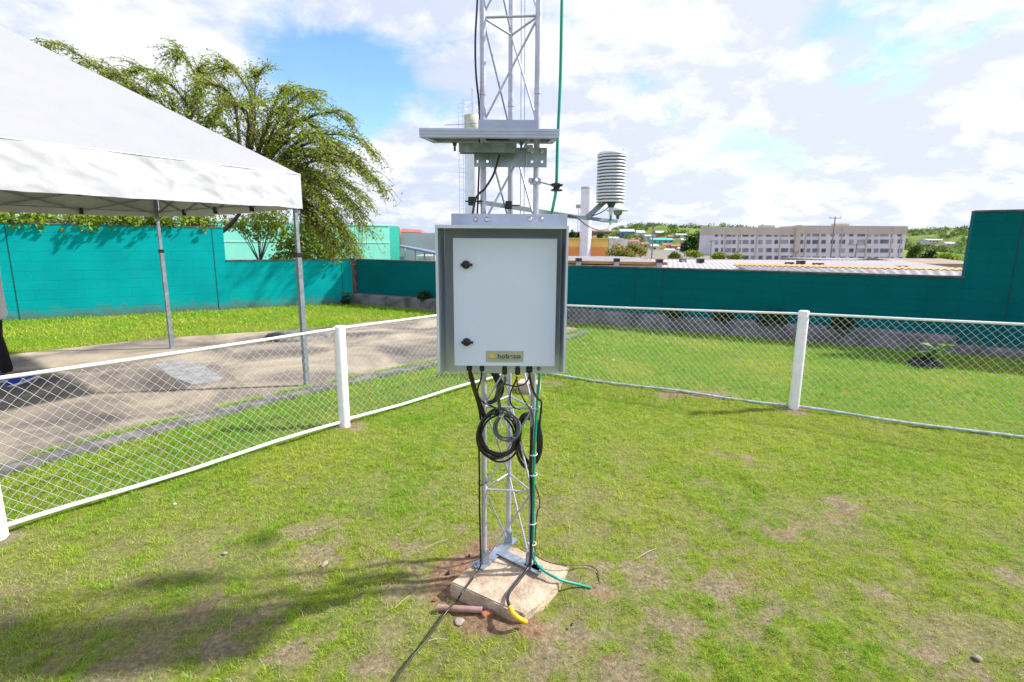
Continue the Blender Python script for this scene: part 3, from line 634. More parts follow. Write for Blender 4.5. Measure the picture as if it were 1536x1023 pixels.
# ------------------------------------------------------------------ cabinet with sun shield
def build_cabinet():
    r = empty('control_cabinet', (0, 2.25, 1.12), 'white steel cabinet with two black latches, mounted on the lattice mast', 'cabinet')
    x0, x1, z0, z1, yf = -.232, .173, 1.121, 1.628, 2.05
    mb = MB(); mb.box(((x0+x1)/2, 2.145, (z0+z1)/2-.001), (x1-x0-.012, .15, z1-z0-.014), None, .004); body = mb.build('body', M['box_white'], r)
    mb = MB(); mb.box(((x0+x1)/2, yf+.009, (z0+z1)/2), (x1-x0, .020, z1-z0), None, .0035); door = mb.build('door', M['box_white'], r)
    for px, py in ((699, 397), (700, 513)):
        c = at(px, py, yf-.001); mb = MB(); mb.lathe(c, [(.0165, 0), (.0165, .004), (.0135, .009), (.012, .014), (.0, .0145)], 24, (0, -1, 0))
        mb.box(c+Vector((.003, -.010, 0)), (.047, .008, .010), None, .002)
        mb.box(c+Vector((0, -.014, 0)), (.006, .006, .022), None, .001); mb.build('latch', M['black'], door)
    # nameplate: sun mark and lettering
    a = at(729, 526, yf); b = at(785, 543, yf); cx = (a.x+b.x)/2; cz = (a.z+b.z)/2; w = b.x-a.x; h = a.z-b.z
    mb = MB(); mb.box((cx, yf-.0016, cz), (w, .003, h), None, .0006); npl = mb.build('nameplate', M['plateplate'], door)
    s = Vector((a.x+w*.16, yf-.0034, cz+.0025)); mb = MB(); mb.lathe(s, [(.0075, 0), (.0075, .0006)], 20, (0, -1, 0))
    for k in range(12):
        t = k*math.pi/6; mb.beam(s+Vector((math.cos(t)*.0085, 0, math.sin(t)*.0085)), s+Vector((math.cos(t)*.0125, 0, math.sin(t)*.0125)), .0018, .0008, up=(0, 1, 0))
    mb.build('logo_sun', M['orange_logo'], npl)
    mb = MB(); mb.box((cx, yf-.0036, cz-.0095), (w*.92, .0007, .0009)); mb.build('logo_line', M['ink'], npl)
    cu = bpy.data.curves.new('txt', 'FONT'); cu.body = 'hobeco'; cu.size = .030; cu.extrude = .0003; cu.offset = .0012; cu.space_character = 1.08
    to = bpy.data.objects.new('txt', cu); col.objects.link(to); bpy.context.view_layer.update()
    me = bpy.data.meshes.new_from_object(to.evaluated_get(bpy.context.evaluated_depsgraph_get())); bpy.data.objects.remove(to)
    xs = [v.co.x for v in me.vertices]; sx = (w*.62)/(max(xs)-min(xs))
    for v in me.vertices: v.co = Vector((a.x+w*.31+(v.co.x-min(xs))*sx, yf-.0036-v.co.z, cz-.0062+v.co.y*.80))
    me.materials.clear(); me.materials.append(M['ink']); lo = bpy.data.objects.new('lettering', me); col.objects.link(lo); lo.parent = npl
    # glands on the underside
    for px, L_, rr in ((704, .034, .0125), (723, .036, .0105), (757, .05, .0115), (776.5, .05, .0115), (794, .04, .0145)):
        p = at(px, 549, 2.09); p.z = z0+.004; mb = MB(); mb.lathe(p, [(rr, 0), (rr, -.008), (rr*.82, -.010), (rr*.82, -L_*.45), (rr*.98, -L_*.47), (rr*.92, -L_*.95), (rr*.5, -L_)], 10)
        mb.build('cable_gland', M['black'], r)
    # sun shield: back, two cheeks, top
    hx0, hx1, hy, ht, hb = -.288, .2065, 1.985, 1.672, 1.11; by = 2.235
    mb = MB(); t = .002
    mb.box(((hx0+hx1)/2, by, (ht+1.046)/2), (hx1-hx0, t, ht-1.046)); 
    back = mb.build('shield_back', M['hood'], r)
    mb = MB(); mb.box((-.020, by-.004, 1.087), (.446, .003, .080), None, .001); mb.build('mounting_strip', M['box_white'], r)
    mb = MB(); mb.plate([(hx0, by-.002, 1.055), (hx0, hy+.012, hb-.018), (hx0+.012, hy, hb-.005) if False else (hx0, hy, hb), (hx0, hy, ht), (hx0, by-.002, ht)], (-1, 0, 0), t)
    mb.box((hx0+.002, hy+.001, (hb+ht)/2), (.010, .003, ht-hb)); mb.build('shield_side', M['hood'], r)
    mb = MB(); mb.plate([(hx1, by-.002, 1.055), (hx1, hy, hb), (hx1, hy, ht), (hx1, by-.002, ht)], (1, 0, 0), t)
    mb.box((hx1-.001, hy+.001, (hb+ht)/2), (.008, .003, ht-hb)); mb.build('shield_side', M['hood'], r)
    mb = MB(); mb.box(((hx0+hx1)/2, (hy+by)/2-.001, ht+.002), (hx1-hx0+.006, by-hy-.004, t)); mb.box(((hx0+hx1)/2, hy-.0005, ht-.003), (hx1-hx0+.006, .0025, .012)); mb.build('shield_top', M['hood'], r)
    # mounting rail above, with bolts
    a = at(676.5, 320, 2.245); b = at(851, 337, 2.245); mb = MB(); mb.box(((a.x+b.x)/2, 2.262, a.z-.034), (b.x-a.x, .03, .068), None, .003); rail = mb.build('mounting_rail', M['alu'], r)
    for px in (713.5, 730, 795, 811.5):
        c = at(px, 329, 2.2465); mb = MB(); mb.lathe(c, [(.0098, 0), (.0098, .002), (.0, .002)], 20, (0, -1, 0)); mb.lathe(c+Vector((0, -.002, 0)), [(.0072, 0), (.0072, .005), (.0, .0055)], 6, (0, -1, 0), smooth=False); mb.build('bolt', M['steelbolt'], rail)
    c = at(808, 553, 2.2285); mb = MB(); mb.lathe(c, [(.008, 0), (.008, .003), (.0045, .003), (.0045, .009), (0, .009)], 14, (0, -1, 0)); mb.build('screw', M['galv_dull'], back)
build_cabinet()

# ------------------------------------------------------------------ solar panel and its bracket
def build_panel():
    r = empty('solar_panel', (-.09, 2.2, 2.02), 'flat solar panel in an aluminium frame, seen from below above the cabinet', 'solar panel')
    x0, x1 = -.351, .170; yf, yb = 2.05, 2.40; zf, zb = 1.998, 2.040; th = .031
    def P(x, t, up): return Vector((x, yf+(yb-yf)*t, zf+(zb-zf)*t+up))
    for (a, b) in ((( x0, 0), (x1, 0)), ((x0, 1), (x1, 1)), ((x0, 0), (x0, 1)), ((x1, 0), (x1, 1))):
        A = P(a[0], a[1], th/2); B = P(b[0], b[1], th/2); alongx = a[1] == b[1]; mb = MB()
        if alongx:
            s = 1 if a[1] == 0 else -1
            mb.beam(A, B, .003, th, up=(0, 0, 1)); 
            mb.beam(A+Vector((0, .010*s, -th/2+.0015)), B+Vector((0, .010*s, -th/2+.0015)), .022, .003, up=(0, 0, 1)) if False else mb.box(((A.x+B.x)/2, A.y+.012*s, A.z-th/2+.0016), (x1-x0, .024, .003))
            mb.box(((A.x+B.x)/2, A.y-.0022*s, A.z+.007), (x1-x0, .003, .0022)); mb.box(((A.x+B.x)/2, A.y-.0022*s, A.z-.004), (x1-x0, .003, .0018))
        else:
            s = 1 if a[0] == x0 else -1
            mb.beam(A+Vector((0, .0035, 0)), B+Vector((0, -.0035, 0)), th, .003, up=(1, 0, 0)); mb.beam(A+Vector((.012*s, .026, -th/2+.0018)), B+Vector((.012*s, -.026, -th/2+.0018)), .003, .022, up=(1, 0, 0))
        mb.build('frame', M['alu'], r)
    mb = MB(); q = [P(x0+.004, .012, th-.006), P(x1-.004, .012, th-.006), P(x1-.004, .988, th-.006), P(x0+.004, .988, th-.006)]; mb.plate(q, (0, 0, 1), .004); mb.build('glass', M['pv_glass'], r)
    mb = MB(); mb.plate([p-Vector((0, 0, .0025)) for p in q], (0, 0, 1), .002); mb.build('back_sheet', M['backsheet'], r)
    # channel under the panel
    a = at(688, 209, 2.15); b = at(775, 223, 2.15); mb = MB(); zc = 1.980
    mb.box(((a.x+b.x)/2, 2.155, zc), (b.x-a.x, .004, .036)); mb.box(((a.x+b.x)/2, 2.178, zc+.0165), (b.x-a.x, .042, .003)); mb.box(((a.x+b.x)/2, 2.198, zc), (b.x-a.x, .004, .036))
    mb.build('channel', M['galv_dull'], r)
    for px, Y in ((682, 2.16), (782, 2.13)):
        c = at(px, 212, Y); mb = MB(); c.z = 1.999; mb.lathe(c, [(.011, 0), (.011, -.003), (.008, -.0035), (.008, -.012), (.0045, -.0125), (.0045, -.032), (0, -.033)], 6, smooth=False); mb.build('bolt', M['shield_dark'], r)
    mb = MB(); c = at(738, 209, 2.07); mb.box((-.06, 2.10, 2.0), (.09, .02, .006)); mb.build('junction_strip', M['black'], r)
    # bracket plate clamped to the mast
    k = empty('panel_bracket', (0, 2.28, 1.93), 'galvanised bracket plate with bolt holes under the solar panel', 'bracket')
    a = at(711, 221, 2.262); b = at(820, 251, 2.262); mb = MB(); W = b.x-a.x; Hh = a.z-b.z
    holes = [(717, 242), (731, 242), (798, 242), (813, 242)]; bm = bmesh.new()
    # plate built from strips round the holes
    hz = at(717, 242, 2.262).z; hr = .0058; ys = [b.z, hz-hr, hz+hr, a.z]; hxs = [at(px, 242, 2.262).x for px, _ in holes]
    mb.box(((a.x+b.x)/2, 2.264, (ys[0]+ys[1])/2), (W, .004, ys[1]-ys[0])); mb.box(((a.x+b.x)/2, 2.264, (ys[2]+ys[3])/2), (W, .004, ys[3]-ys[2]))
    edges = [a.x]+sum([[h-hr, h+hr] for h in hxs], [])+[b.x]
    for i in range(0, len(edges), 2): mb.box(((edges[i]+edges[i+1])/2, 2.264, hz), (edges[i+1]-edges[i], .004, hr*2))
    for h in hxs:                                       # round the square openings off
        n = 16
        for q in range(4):
            arc = [(h+hr*math.cos(q*math.pi/2+t*math.pi/8), hz+hr*math.sin(q*math.pi/2+t*math.pi/8)) for t in range(5)]; cx = h+hr*(1 if q in (0, 3) else -1); cz = hz+hr*(1 if q in (0, 1) else -1)
            mb.plate([(cx, 2.2621, cz)]+[(x, 2.2621, z) for x, z in arc], (0, 1, 0), .0038)
    mb.build('plate', M['galv'], k)
    for px, py in ((717, 229), (733, 228), (798, 227), (813, 227), (739, 226)):
        c = at(px, py, 2.260); mb = MB(); mb.lathe(c, [(.0085, 0), (.0085, .002), (.0, .002)], 16, (0, -1, 0)); mb.lathe(c+Vector((0, -.002, 0)), [(.0062, 0), (.0062, .007), (.0, .007)], 6, (0, -1, 0), smooth=False); mb.build('bolt', M['steelbolt'], k)
    mb = MB(); c = at(737, 236, 2.23); mb.box(c+Vector((0, .015, .0)), (.004, .035, .075)); mb.build('lug', M['galv'], k); mb = MB(); c = at(790, 234, 2.23); mb.box(c+Vector((0, .015, .004)), (.004, .045, .085)); mb.box((at(795, 222, 2.2).x, 2.2, 1.985), (.022, .04, .022), None, .002); mb.build('lug', M['galv'], k)
    mb = MB(); a = at(718, 183, 2.30); b = at(806, 190.5, 2.30); mb.box(((a.x+b.x)/2, 2.272, 2.085), (b.x-a.x, .004, .05)); mb.build('upper_plate', M['alu'], k)
    mb = MB(); mb.tube([at(667, 187.5, 2.5), at(690, 186.5, 2.45), at(722, 184, 2.36)], .0016, 6); mb.build('rod', M['alu'], k)
build_panel()

# ------------------------------------------------------------------ sensor arm, radiation shield, small sensor
def build_sensors():
    r = empty('mounting_boom', (0, 2.45, 1.78), 'long flat metal arm clamped across the mast above the cabinet', 'bracket arm')
    pts = [at(719, 303, 2.35), at(765, 307, 2.42), at(860, 325, 2.58), at(926, 332, 2.72)]
    mb = MB(); mb.beam(pts[0], pts[2], .020, .008, up=(0, 1, 0)); mb.beam(pts[2]+(pts[3]-pts[2])*.002, pts[3], .017, .007, up=(0, 1, 0)); mb.build('bar', M['galv'], r)
    for px, py, Y in ((708, 302, 2.30), (763, 308, 2.42)):
        c = at(px, py, Y); mb = MB(); mb.box(c+Vector((0, -.01, 0)), (.030, .022, .036), None, .003); mb.lathe(c+Vector((0, -.021, 0)), [(.006, 0), (.006, .006), (0, .006)], 6, (0, -1, 0), smooth=False)
        mb.cyl(c+Vector((-.03, 0, 0)), c+Vector((.05, 0, .0)), .003, 8); mb.build('clamp', M['black'], r)
    for px, py, Y in ((856, 324, 2.565), (863, 326, 2.57), (889, 327, 2.62), (895, 329, 2.63)):
        c = at(px, py, Y); mb = MB(); mb.lathe(c, [(.007, 0), (.007, .005), (.004, .005), (.004, .012), (0, .012)], 6, (0, -1, 0), smooth=False); mb.build('bolt', M['galv_dull'], r)
    mb = MB(); mb.beam(at(880, 327, 2.62), at(908, 301, 2.63), .026, .006, up=(0, 1, 0)); mb.build('strut', M['galv_dull'], r)
    # multi plate radiation shield
    Y = 2.62; c = at(915.5, 304, Y); s = empty('radiation_shield', c, 'white louvred radiation shield hanging beside the mast, made of stacked round plates', 'sensor shield')
    zt = at(916, 228, Y).z; n = 15; dz = (zt-.012-c.z)/n; R0 = (at(937.5, 300, Y).x-at(894, 300, Y).x)/2
    for i in range(n):
        rr = R0*(1.0 if i else .97); z = i*dz; mb = MB()
        mb.lathe((c.x, c.y, c.z+z), [(rr*.80, dz*.50), (rr*.97, 0), (rr, dz*.05), (rr*.985, dz*.55), (rr*.90, dz*.72), (rr*.80, dz*.74)], 40, cap=False)
        mb.build('plate', M['shield'], s)
    mb = MB(); mb.lathe((c.x, c.y, c.z+n*dz-dz*.1), [(R0*1.005, -.002), (R0*1.01, 0), (R0*.93, .010), (R0*.78, .014), (0, .0155)], 36); mb.build('cap', M['shield'], s)
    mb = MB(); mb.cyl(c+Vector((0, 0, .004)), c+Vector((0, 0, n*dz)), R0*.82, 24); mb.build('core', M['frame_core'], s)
    for dx, dy in ((-.05, -.02), (.052, -.02), (0, .055)):
        mb = MB(); q = Vector((c.x+dx*.95, c.y+dy, 0)); mb.cyl((q.x, q.y, c.z-.008), (q.x, q.y, zt+.010), .0024, 8); mb.build('tie_rod', M['steelbolt'], s)
    # probe below
    p = at(917, 303, Y); q = empty('temperature_probe', p, 'grey and white probe with a green plug under the louvred shield', 'probe'); mb = MB()
    mb.lathe(p, [(.021, .0), (.021, -.006), (.017, -.016), (.013, -.026), (.0, -.027)], 20); mb.build('collar', M['shield_dark'], q)
    mb = MB(); mb.lathe(p, [(.0105, -.025), (.0105, -.052), (.008, -.055), (.008, -.068), (0, -.068)], 16); mb.build('body', M['shield'], q)
    mb = MB(); mb.lathe(p, [(.0062, -.068), (.0066, -.095), (.004, -.108), (0, -.108)], 12); mb.build('plug', M['green_cable'], q)
    # hat shaped sensor a little further back
    Y2 = 2.95; c2 = at(927, 316, Y2); h = empty('pyranometer', c2, 'small white hat shaped sensor on the arm just behind the louvred shield', 'sensor')
    mb = MB(); mb.lathe(c2, [(.0, .001), (.062, -.002), (.064, 0), (.038, .016), (.018, .034), (.008, .041), (0, .042)], 28); mb.build('shade', M['shield'], h)
    mb = MB(); mb.lathe(c2, [(.024, -.002), (.024, -.012), (.018, -.024), (.010, -.026), (.008, -.045), (0, -.045)], 18); mb.build('base', M['galv_dull'], h)
    mb = MB(); e = at(926, 331, 2.75); mb.beam(e, c2+Vector((.03, 0, -.045)), .012, .004, up=(0, 1, 0)); mb.cyl(c2+Vector((.012, 0, -.044)), c2+Vector((.012, 0, -.062)), .003, 8); mb.build('mount', M['galv'], h)
build_sensors()

# ------------------------------------------------------------------ cables
def cable(name, label, pts, r, m, cat='cable', n=10, sides=8, group=None, parent=None):
    mb = MB(); mb.tube(spline(pts, n), r, sides); o = mb.build(name, m, parent)
    if parent is None: tag(o, label, cat, group)
    return o
def z3(x, y, Y): return at(660+x/4.65, 540+y/4.65, Y)            # from an enlarged crop of the photo
def z4(x, y, z): return gnd(560+x/3.615, 740+y/3.615, z)
cable('green_cable', 'green cable running down from the mast top, through the black grommet and across the grass', [at(845, -60, 2.2), at(843, 0, 2.2), at(840.5, 120, 2.2), at(836.5, 210, 2.2), at(834.5, 278, 2.2), at(830, 308, 2.27), at(827, 325, 2.30), at(818, 400, 2.27), at(812, 480, 2.27), at(809.5, 560, 2.262), z3(678, 300, 2.262), z3(662, 560, 2.262), z3(655, 760, 2.262), z3(652, 1000, 2.262),
      z4(866, 150, .33)*0+at(799.5, 800, 2.262), at(798.5, 832, 2.258), z4(890, 385, .10), z4(930, 425, .085), z4(990, 458, .078), z4(1030, 474, .062), z4(1100, 492, .04), z4(1180, 512, .022)], .0062, M['green_cable'], sides=12)
def grommet():
    c = at(835, 280, 2.2); r = empty('cable_clip', c, 'black round grommet holding the green cable beside the mast', 'cable clip'); mb = MB()
    mb.lathe(c, [(.008, -.018), (.022, -.017), (.025, -.012), (.014, -.008), (.013, -.002), (.025, .004), (.026, .010), (.018, .013), (.008, .013)], 24); mb.build('grommet', M['black'], r)
    mb = MB(); p = at(806, 272, 2.27); mb.tube([p, c], .003, 8); mb.build('rod', M['galv'], r)
    mb = MB(); q = at(803, 272, 2.268); mb.box(q, (.045, .016, .026), None, .003); mb.lathe(q+Vector((-.002, -.008, 0)), [(.012, 0), (.012, .003), (.007, .003), (.007, .009), (0, .009)], 18, (0, -1, 0)); mb.box(q+Vector((-.022, -.004, .003)), (.014, .02, .018), None, .002); mb.build('clamp', M['alu'], r)
grommet()
cable('black_cable', 'thin black cable running up the left leg above the cabinet', [at(717, -60, 2.28), at(716, 0, 2.28), at(713, 60, 2.28), at(714, 110, 2.28), at(719, 165, 2.32), at(719, 230, 2.34), at(717.5, 285, 2.31), at(716, 325, 2.30), at(716, 345, 2.29)], .0042, M['rubber'])
cable('black_cable', 'black cable curving from the solar panel down to the clamp by the left leg', [at(751, 221, 2.2), at(748, 236, 2.21), at(740, 262, 2.22), at(727, 283, 2.24), at(719, 290, 2.26), at(713, 300, 2.26), at(709, 321, 2.27), at(708, 340, 2.28)], .0046, M['rubber'])
for i, px in enumerate((781.5, 787)):
    cable('stay_wire', ('thin grey wire hanging inside the mast beside the rear leg', 'thin grey wire inside the mast, second from the rear leg')[i], [at(px+.5, -60, 2.5), at(px, 160, 2.5), at(px-1, 325, 2.5)], .0016, M['galv_dull'], 'wire')
cable('sensor_cable', 'thin grey cable looping from the arm to the green plug', [at(854, 323, 2.56), at(866, 327, 2.55), at(880, 338, 2.54), at(897, 345, 2.54), at(911, 343, 2.57), at(916.5, 334, 2.61)], .0024, M['greycable'])
cable('sensor_cable', 'thin dark cable from the probe collar back to the arm', [at(914, 309, 2.6), at(909, 314, 2.58), at(899, 320, 2.6), at(888, 324, 2.61)], .0024, M['rubber'])
cable('sensor_cable', 'fine grey cable along the underside of the arm to the hat shaped sensor', [at(892, 330, 2.61), at(905, 332.5, 2.6), at(919, 333, 2.62), at(924, 329, 2.7)], .002, M['greycable'])
# front coil under the cabinet
def coil(name, label, cx, cy, rx, ry, Y, turns, r, m, spread=.02, seed=1, tilt=0.0, ddx=8, ddy=10):
    rnd = random.Random(seed); pts = []
    k = 26
    for t in range(turns):
        ox, oy = rnd.uniform(-ddx, ddx), rnd.uniform(-ddy, ddy); sx, sy = rnd.uniform(.92, 1.06), rnd.uniform(.92, 1.06)
        for i in range(k):
            a = 2*math.pi*i/k; f = i/k
            nx = cx+ox+rx*sx*math.sin(a)+tilt*math.cos(a); ny = cy+oy-ry*sy*math.cos(a)
            pts.append((nx, ny, Y+(t/turns-.5)*spread+rnd.uniform(-.002, .002)))
    pts = [z3(*p) for p in pts]; mb = MB(); mb.tube(spline(pts, 2), r, 8); o = mb.build(name, m); return tag(o, label, 'cable coil')
coil('cable_coil', 'wide black cable coil hanging in front of the mast under the cabinet', 410, 522, 138, 158, 2.235, 8, .0048, M['rubber'], .04, 3, 0, 24, 30)
coil('cable_coil', 'tight dark grey cable coil tied in the middle of the wider coil', 466, 462, 86, 92, 2.20, 5, .0038, M['greycable'], .03, 5, 0, 13, 14)
coil('cable_coil', 'tall narrow black cable coil hanging behind the right leg', 622, 560, 78, 172, 2.40, 9, .0054, M['rubber'], .045, 9, -12, 20, 18)
G = 'cables leaving the cabinet glands'
for i, o_ in enumerate(((0, 0), (9, 4), (-8, 6), (4, -10))):
    cable('black_cable', 'one of the black cables in the bundle dropping from the leftmost gland', [z3(206+o_[0]*.4, 70, 2.09), z3(215+o_[0], 110, 2.1), z3(236+o_[0], 190, 2.14+o_[1]*.001), z3(262+o_[0], 270, 2.2), z3(285+o_[0]*1.5, 340, 2.23), z3(300+o_[0]*2, 400+o_[1]*3, 2.235)], .0052, M['rubber'], group=G)
cable('black_cable', 'single black cable hooking from the second gland to the left leg', [z3(292, 85, 2.09), z3(286, 130, 2.1), z3(266, 190, 2.15), z3(264, 235, 2.2), z3(285, 280, 2.25), z3(335, 312, 2.27), z3(385, 335, 2.26), z3(392, 375, 2.24)], .0038, M['rubber'])
for i, o_ in enumerate((0, 14, -13, 26)):
    cable('black_cable', 'heavy black cable in the curved bundle behind the left leg', [z3(350+o_*.6, 60, 2.3), z3(385+o_, 110, 2.33), z3(412+o_, 170, 2.35), z3(410+o_, 225, 2.36), z3(385+o_*.7, 275, 2.35), z3(330+o_*.4, 296+o_*.3, 2.34), z3(290, 270+o_, 2.33)], .0062, M['rubber'], group='heavy cables behind the left leg')
cable('grey_cable', 'dark grey cable dropping from the middle gland into the tight coil', [z3(452, 118, 2.09), z3(450, 150, 2.1), z3(425, 180, 2.12), z3(402, 205, 2.14), z3(402, 260, 2.16), z3(412, 330, 2.18), z3(432, 400, 2.19)], .0042, M['greycable'])
cable('grey_cable', 'second dark grey cable dropping beside it into the tight coil', [z3(456, 118, 2.10), z3(458, 150, 2.11), z3(432, 190, 2.13), z3(416, 240, 2.15), z3(420, 320, 2.18), z3(450, 380, 2.2)], .0038, M['greycable'])
cable('black_cable', 'thin black cable looping from the fourth gland down behind the coil', [z3(538, 118, 2.09), z3(520, 165, 2.12), z3(495, 220, 2.16), z3(490, 280, 2.2), z3(510, 325, 2.22), z3(560, 345, 2.24)], .0034, M['rubber'])
cable('brown_cable', 'thin brown cable falling from the fourth gland along the right leg to the grass', [z3(533, 118, 2.09), z3(545, 190, 2.12), z3(580, 270, 2.18), z3(628, 345, 2.24), z3(650, 430, 2.262), z3(640, 600, 2.262), z3(632, 780, 2.262), z3(665, 880, 2.262), z3(692, 960, 2.262), z3(693, 1030, 2.27), at(806, 768, 2.28), at(803, 800, 2.28), z4(878, 310, .10), z4(900, 350, .085), z4(985, 382, .082), z4(1060, 388, .075), z4(1160, 390, .045), z4(1215, 420, .03), z4(1228, 490, .008)], .0032, M['brown'])
cable('black_cable', 'thin black cable slung between the middle gland and the rightmost gland', [z3(622, 105, 2.09), z3(612, 140, 2.08), z3(580, 172, 2.08), z3(520, 184, 2.08), z3(470, 172, 2.09), z3(425, 165, 2.12), z3(400, 190, 2.15)], .0032, M['rubber'])
cable('black_cable', 'thick black cable bending from the rightmost gland out past the right leg', [z3(622, 80, 2.09), z3(628, 130, 2.09), z3(645, 200, 2.12), z3(675, 262, 2.17), z3(705, 290, 2.22), z3(706, 330, 2.262), z3(697, 420, 2.27), z3(690, 520, 2.275)], .0050, M['rubber'])
cable('black_cable', 'thick black cable strapped to the right leg, ending in the yellow sleeve', [z3(640, 470, 2.25), z3(636, 600, 2.262), z3(630, 760, 2.262), z3(640, 1000, 2.265), at(796.5, 790, 2.262), at(796, 835, 2.245), z4(840, 400, .09), z4(790, 470, .086), z4(742, 530, .086), z4(728, 575, .086), z4(742, 625, .09)], .0068, M['rubber'], sides=12)
cable('yellow_sleeve', 'bright yellow sleeve over the cable end on the front corner of the block', [z4(741, 618, .092), z4(758, 650, .088), z4(790, 678, .075), z4(828, 698, .05)], .0105, M['yellow'], 'cable sleeve', sides=14)
cable('black_cable', 'black cable following the left leg down and trailing over the grass to the foreground', [z3(268, 500, 2.235), z3(272, 640, 2.28), z3(275, 800, 2.29), z3(275, 1000, 2.29), at(720, 790, 2.29), at(721, 840, 2.285), z4(578, 400, .10), z4(540, 460, .082), z4(480, 540, .082), z4(455, 580, .05), z4(425, 610, .04), z4(380, 665, .03), z4(300, 780, .025), z4(200, 900, .022), z4(100, 1040, .022), z4(30, 1150, .02)], .0042, M['rubber'])
cable('grey_cable', 'pale thin strand dangling inside the tight coil', [z3(430, 380, 2.17), z3(450, 420, 2.17), z3(480, 480, 2.17), z3(510, 540, 2.18), z3(545, 530, 2.19)], .0022, M['alu'])
def ties():
    for i, (x, y, Y, rx, lab) in enumerate(((666, 330, 2.268, .020, 'white cable tie round the right leg just below the cabinet'), (650, 655, 2.268, .018, 'white cable tie round the cables beside the narrow coil'), (650, 795, 2.268, .018, 'white cable tie round the right leg level with the mast rung'), (290, 858, 2.296, .019, 'black cable tie holding the cable to the left leg'))):
        c = z3(x, y, Y); mb = MB(); mb.tube([c+Vector((math.cos(a)*rx, math.sin(a)*rx, math.sin(a)*.003)) for a in [k*math.pi/8 for k in range(17)]], .0018, 6)
        mb.box(c+Vector((0, -rx, 0)), (.006, .004, .005)); tag(mb.build('cable_tie', M['shield'] if i < 3 else M['black']), lab, 'cable tie')
    for i, (y, lab) in enumerate(((160, 'white cable tie low on the right leg, upper of two above the block'), (272, 'white cable tie low on the right leg, lower of two above the block'))):
        c = at(560+862/3.615, 740+y/3.615, 2.268); mb = MB(); mb.tube([c+Vector((math.cos(a)*.018, math.sin(a)*.018, 0)) for a in [k*math.pi/8 for k in range(17)]], .0018, 6); mb.box(c+Vector((0, -.018, 0)), (.006, .004, .005)); tag(mb.build('cable_tie', M['shield']), lab, 'cable tie')
    c = z3(430, 385, 2.17); mb = MB(); mb.tube([c+Vector((math.cos(a)*.010, math.sin(a)*.02, .004*math.cos(a))) for a in [k*math.pi/8 for k in range(17)]], .0018, 6); mb.tube(spline([c, c+Vector((-.004, -.01, -.03)), c+Vector((.004, -.012, -.05))], 4), .0014, 5); tag(mb.build('cable_tie', M['shield']), 'white cable tie gathering the top of the tight coil', 'cable tie')
ties()

# ------------------------------------------------------------------ litter round the block
def rock(name, label, c, s, m, seed, cat='stone', flat=.6, subs=3):
    bm = bmesh.new(); bmesh.ops.create_icosphere(bm, subdivisions=subs, radius=1); rr = random.Random(seed); ax = [Vector((rr.uniform(-1, 1), rr.uniform(-1, 1), rr.uniform(-1, 1))).normalized() for _ in range(7)]
    for v in bm.verts:
        d = v.co.normalized(); k = 1.0
        for a in ax: k = min(k, .78/max(.2, d.dot(a)) if d.dot(a) > .6 else k)
        k *= 1+.12*(fbm([d.x*2+seed], [d.y*2+d.z], 1.5, seed)[0]-.5)
        v.co = Vector((d.x*k*s, d.y*k*s*(.7+.2*math.sin(seed)), d.z*k*s*flat))
    me = bpy.data.meshes.new(name); bm.to_mesh(me); bm.free(); me.materials.append(m); o = bpy.data.objects.new(name, me); col.objects.link(o); o.location = c; o.rotation_euler = (0, 0, seed); return tag(o, label, cat)
a = gnd(657, 911, .02); b = gnd(724, 915, .022); mb = MB(); mb.tube([a, b], .0135, 16, cap=False); mb.tube([a, b], .0115, 16, cap=False); tag(mb.build('plastic_pipe', M['pvc']), 'short dull pink plastic pipe lying at the left foot of the block', 'pipe')
mb = MB(); c = gnd(731, 923, .01); mb.box(c, (.05, .03, .035), Matrix.Rotation(.5, 3, 'Z'), .006); tag(mb.build('brick_piece', M['brick']), 'broken red brick piece at the right end of the pink pipe', 'brick')
rock('brick_piece', 'orange clay lump above the left end of the pink pipe', gnd(653, 899, .008), .014, M['brick'], 4, 'brick')
rock('stone', 'flat pale stone just below the pink pipe', gnd(689, 932, .0), .026, M['stone'], 8, flat=.3)
rock('stone', 'dark lump on the bare soil beside the top left edge of the block', gnd(704, 833, .008), .013, M['black'], 11)
rock('stone', 'black scrap in the grass at the left corner of the block', gnd(673, 859, .012), .015, M['black'], 13)
rock('stone', 'pinkish pebble under the tip of the yellow sleeve', gnd(776, 935, .008), .017, M['pvc'], 15)
rock('stone', 'pale stone on the worn grass left of the block', gnd(487, 846, .01), .026, M['stone'], 17)
rock('stone', 'small tan stone in the grass below the left fence', gnd(337, 830, .01), .014, M['stone'], 19)
rock('stone', 'light stone in the near right corner of the lawn', gnd(1466, 986, .008), .018, M['stone'], 21, flat=.5)
rock('stone', 'tan pebble in the left foreground grass', gnd(508, 938, .008), .012, M['stone'], 23)
rock('stone', 'tiny white stone in the grass near the left fence post', gnd(262, 756, .012), .012, M['shield'], 25)
rock('stone', 'dark scrap beside the end of the green cable', gnd(884, 889, .006), .022, M['black'], 27, flat=.35)
rock('stone', 'small black scrap on the grass right of the yellow sleeve', gnd(858, 937, .01), .012, M['black'], 29, flat=.4)
for i, (p, q, lab) in enumerate((((637, 822), (672, 809), 'pale dry stalk lying in the grass above left of the block'), ((852, 782), (855, 801), 'short white stalk lying on the grass right of the mast'), ((592, 912), (615, 893), 'thin pale straw in the grass left of the pink pipe'), ((642, 961), (672, 960), 'thin pale straw beside the trailing black cable'), ((445, 912), (455, 925), 'short twig in the left foreground grass'), ((955, 838), (985, 822), 'dry straw on the worn patch right of the block'))):
    a = gnd(*p, .02); b = gnd(*q, .016); mb = MB(); mb.tube(spline([a, (a+b)/2+Vector((.004, .006, .004)), b], 4), .0012, 5); tag(mb.build('dry_stalk', M['straw']), lab, 'dry stalk')
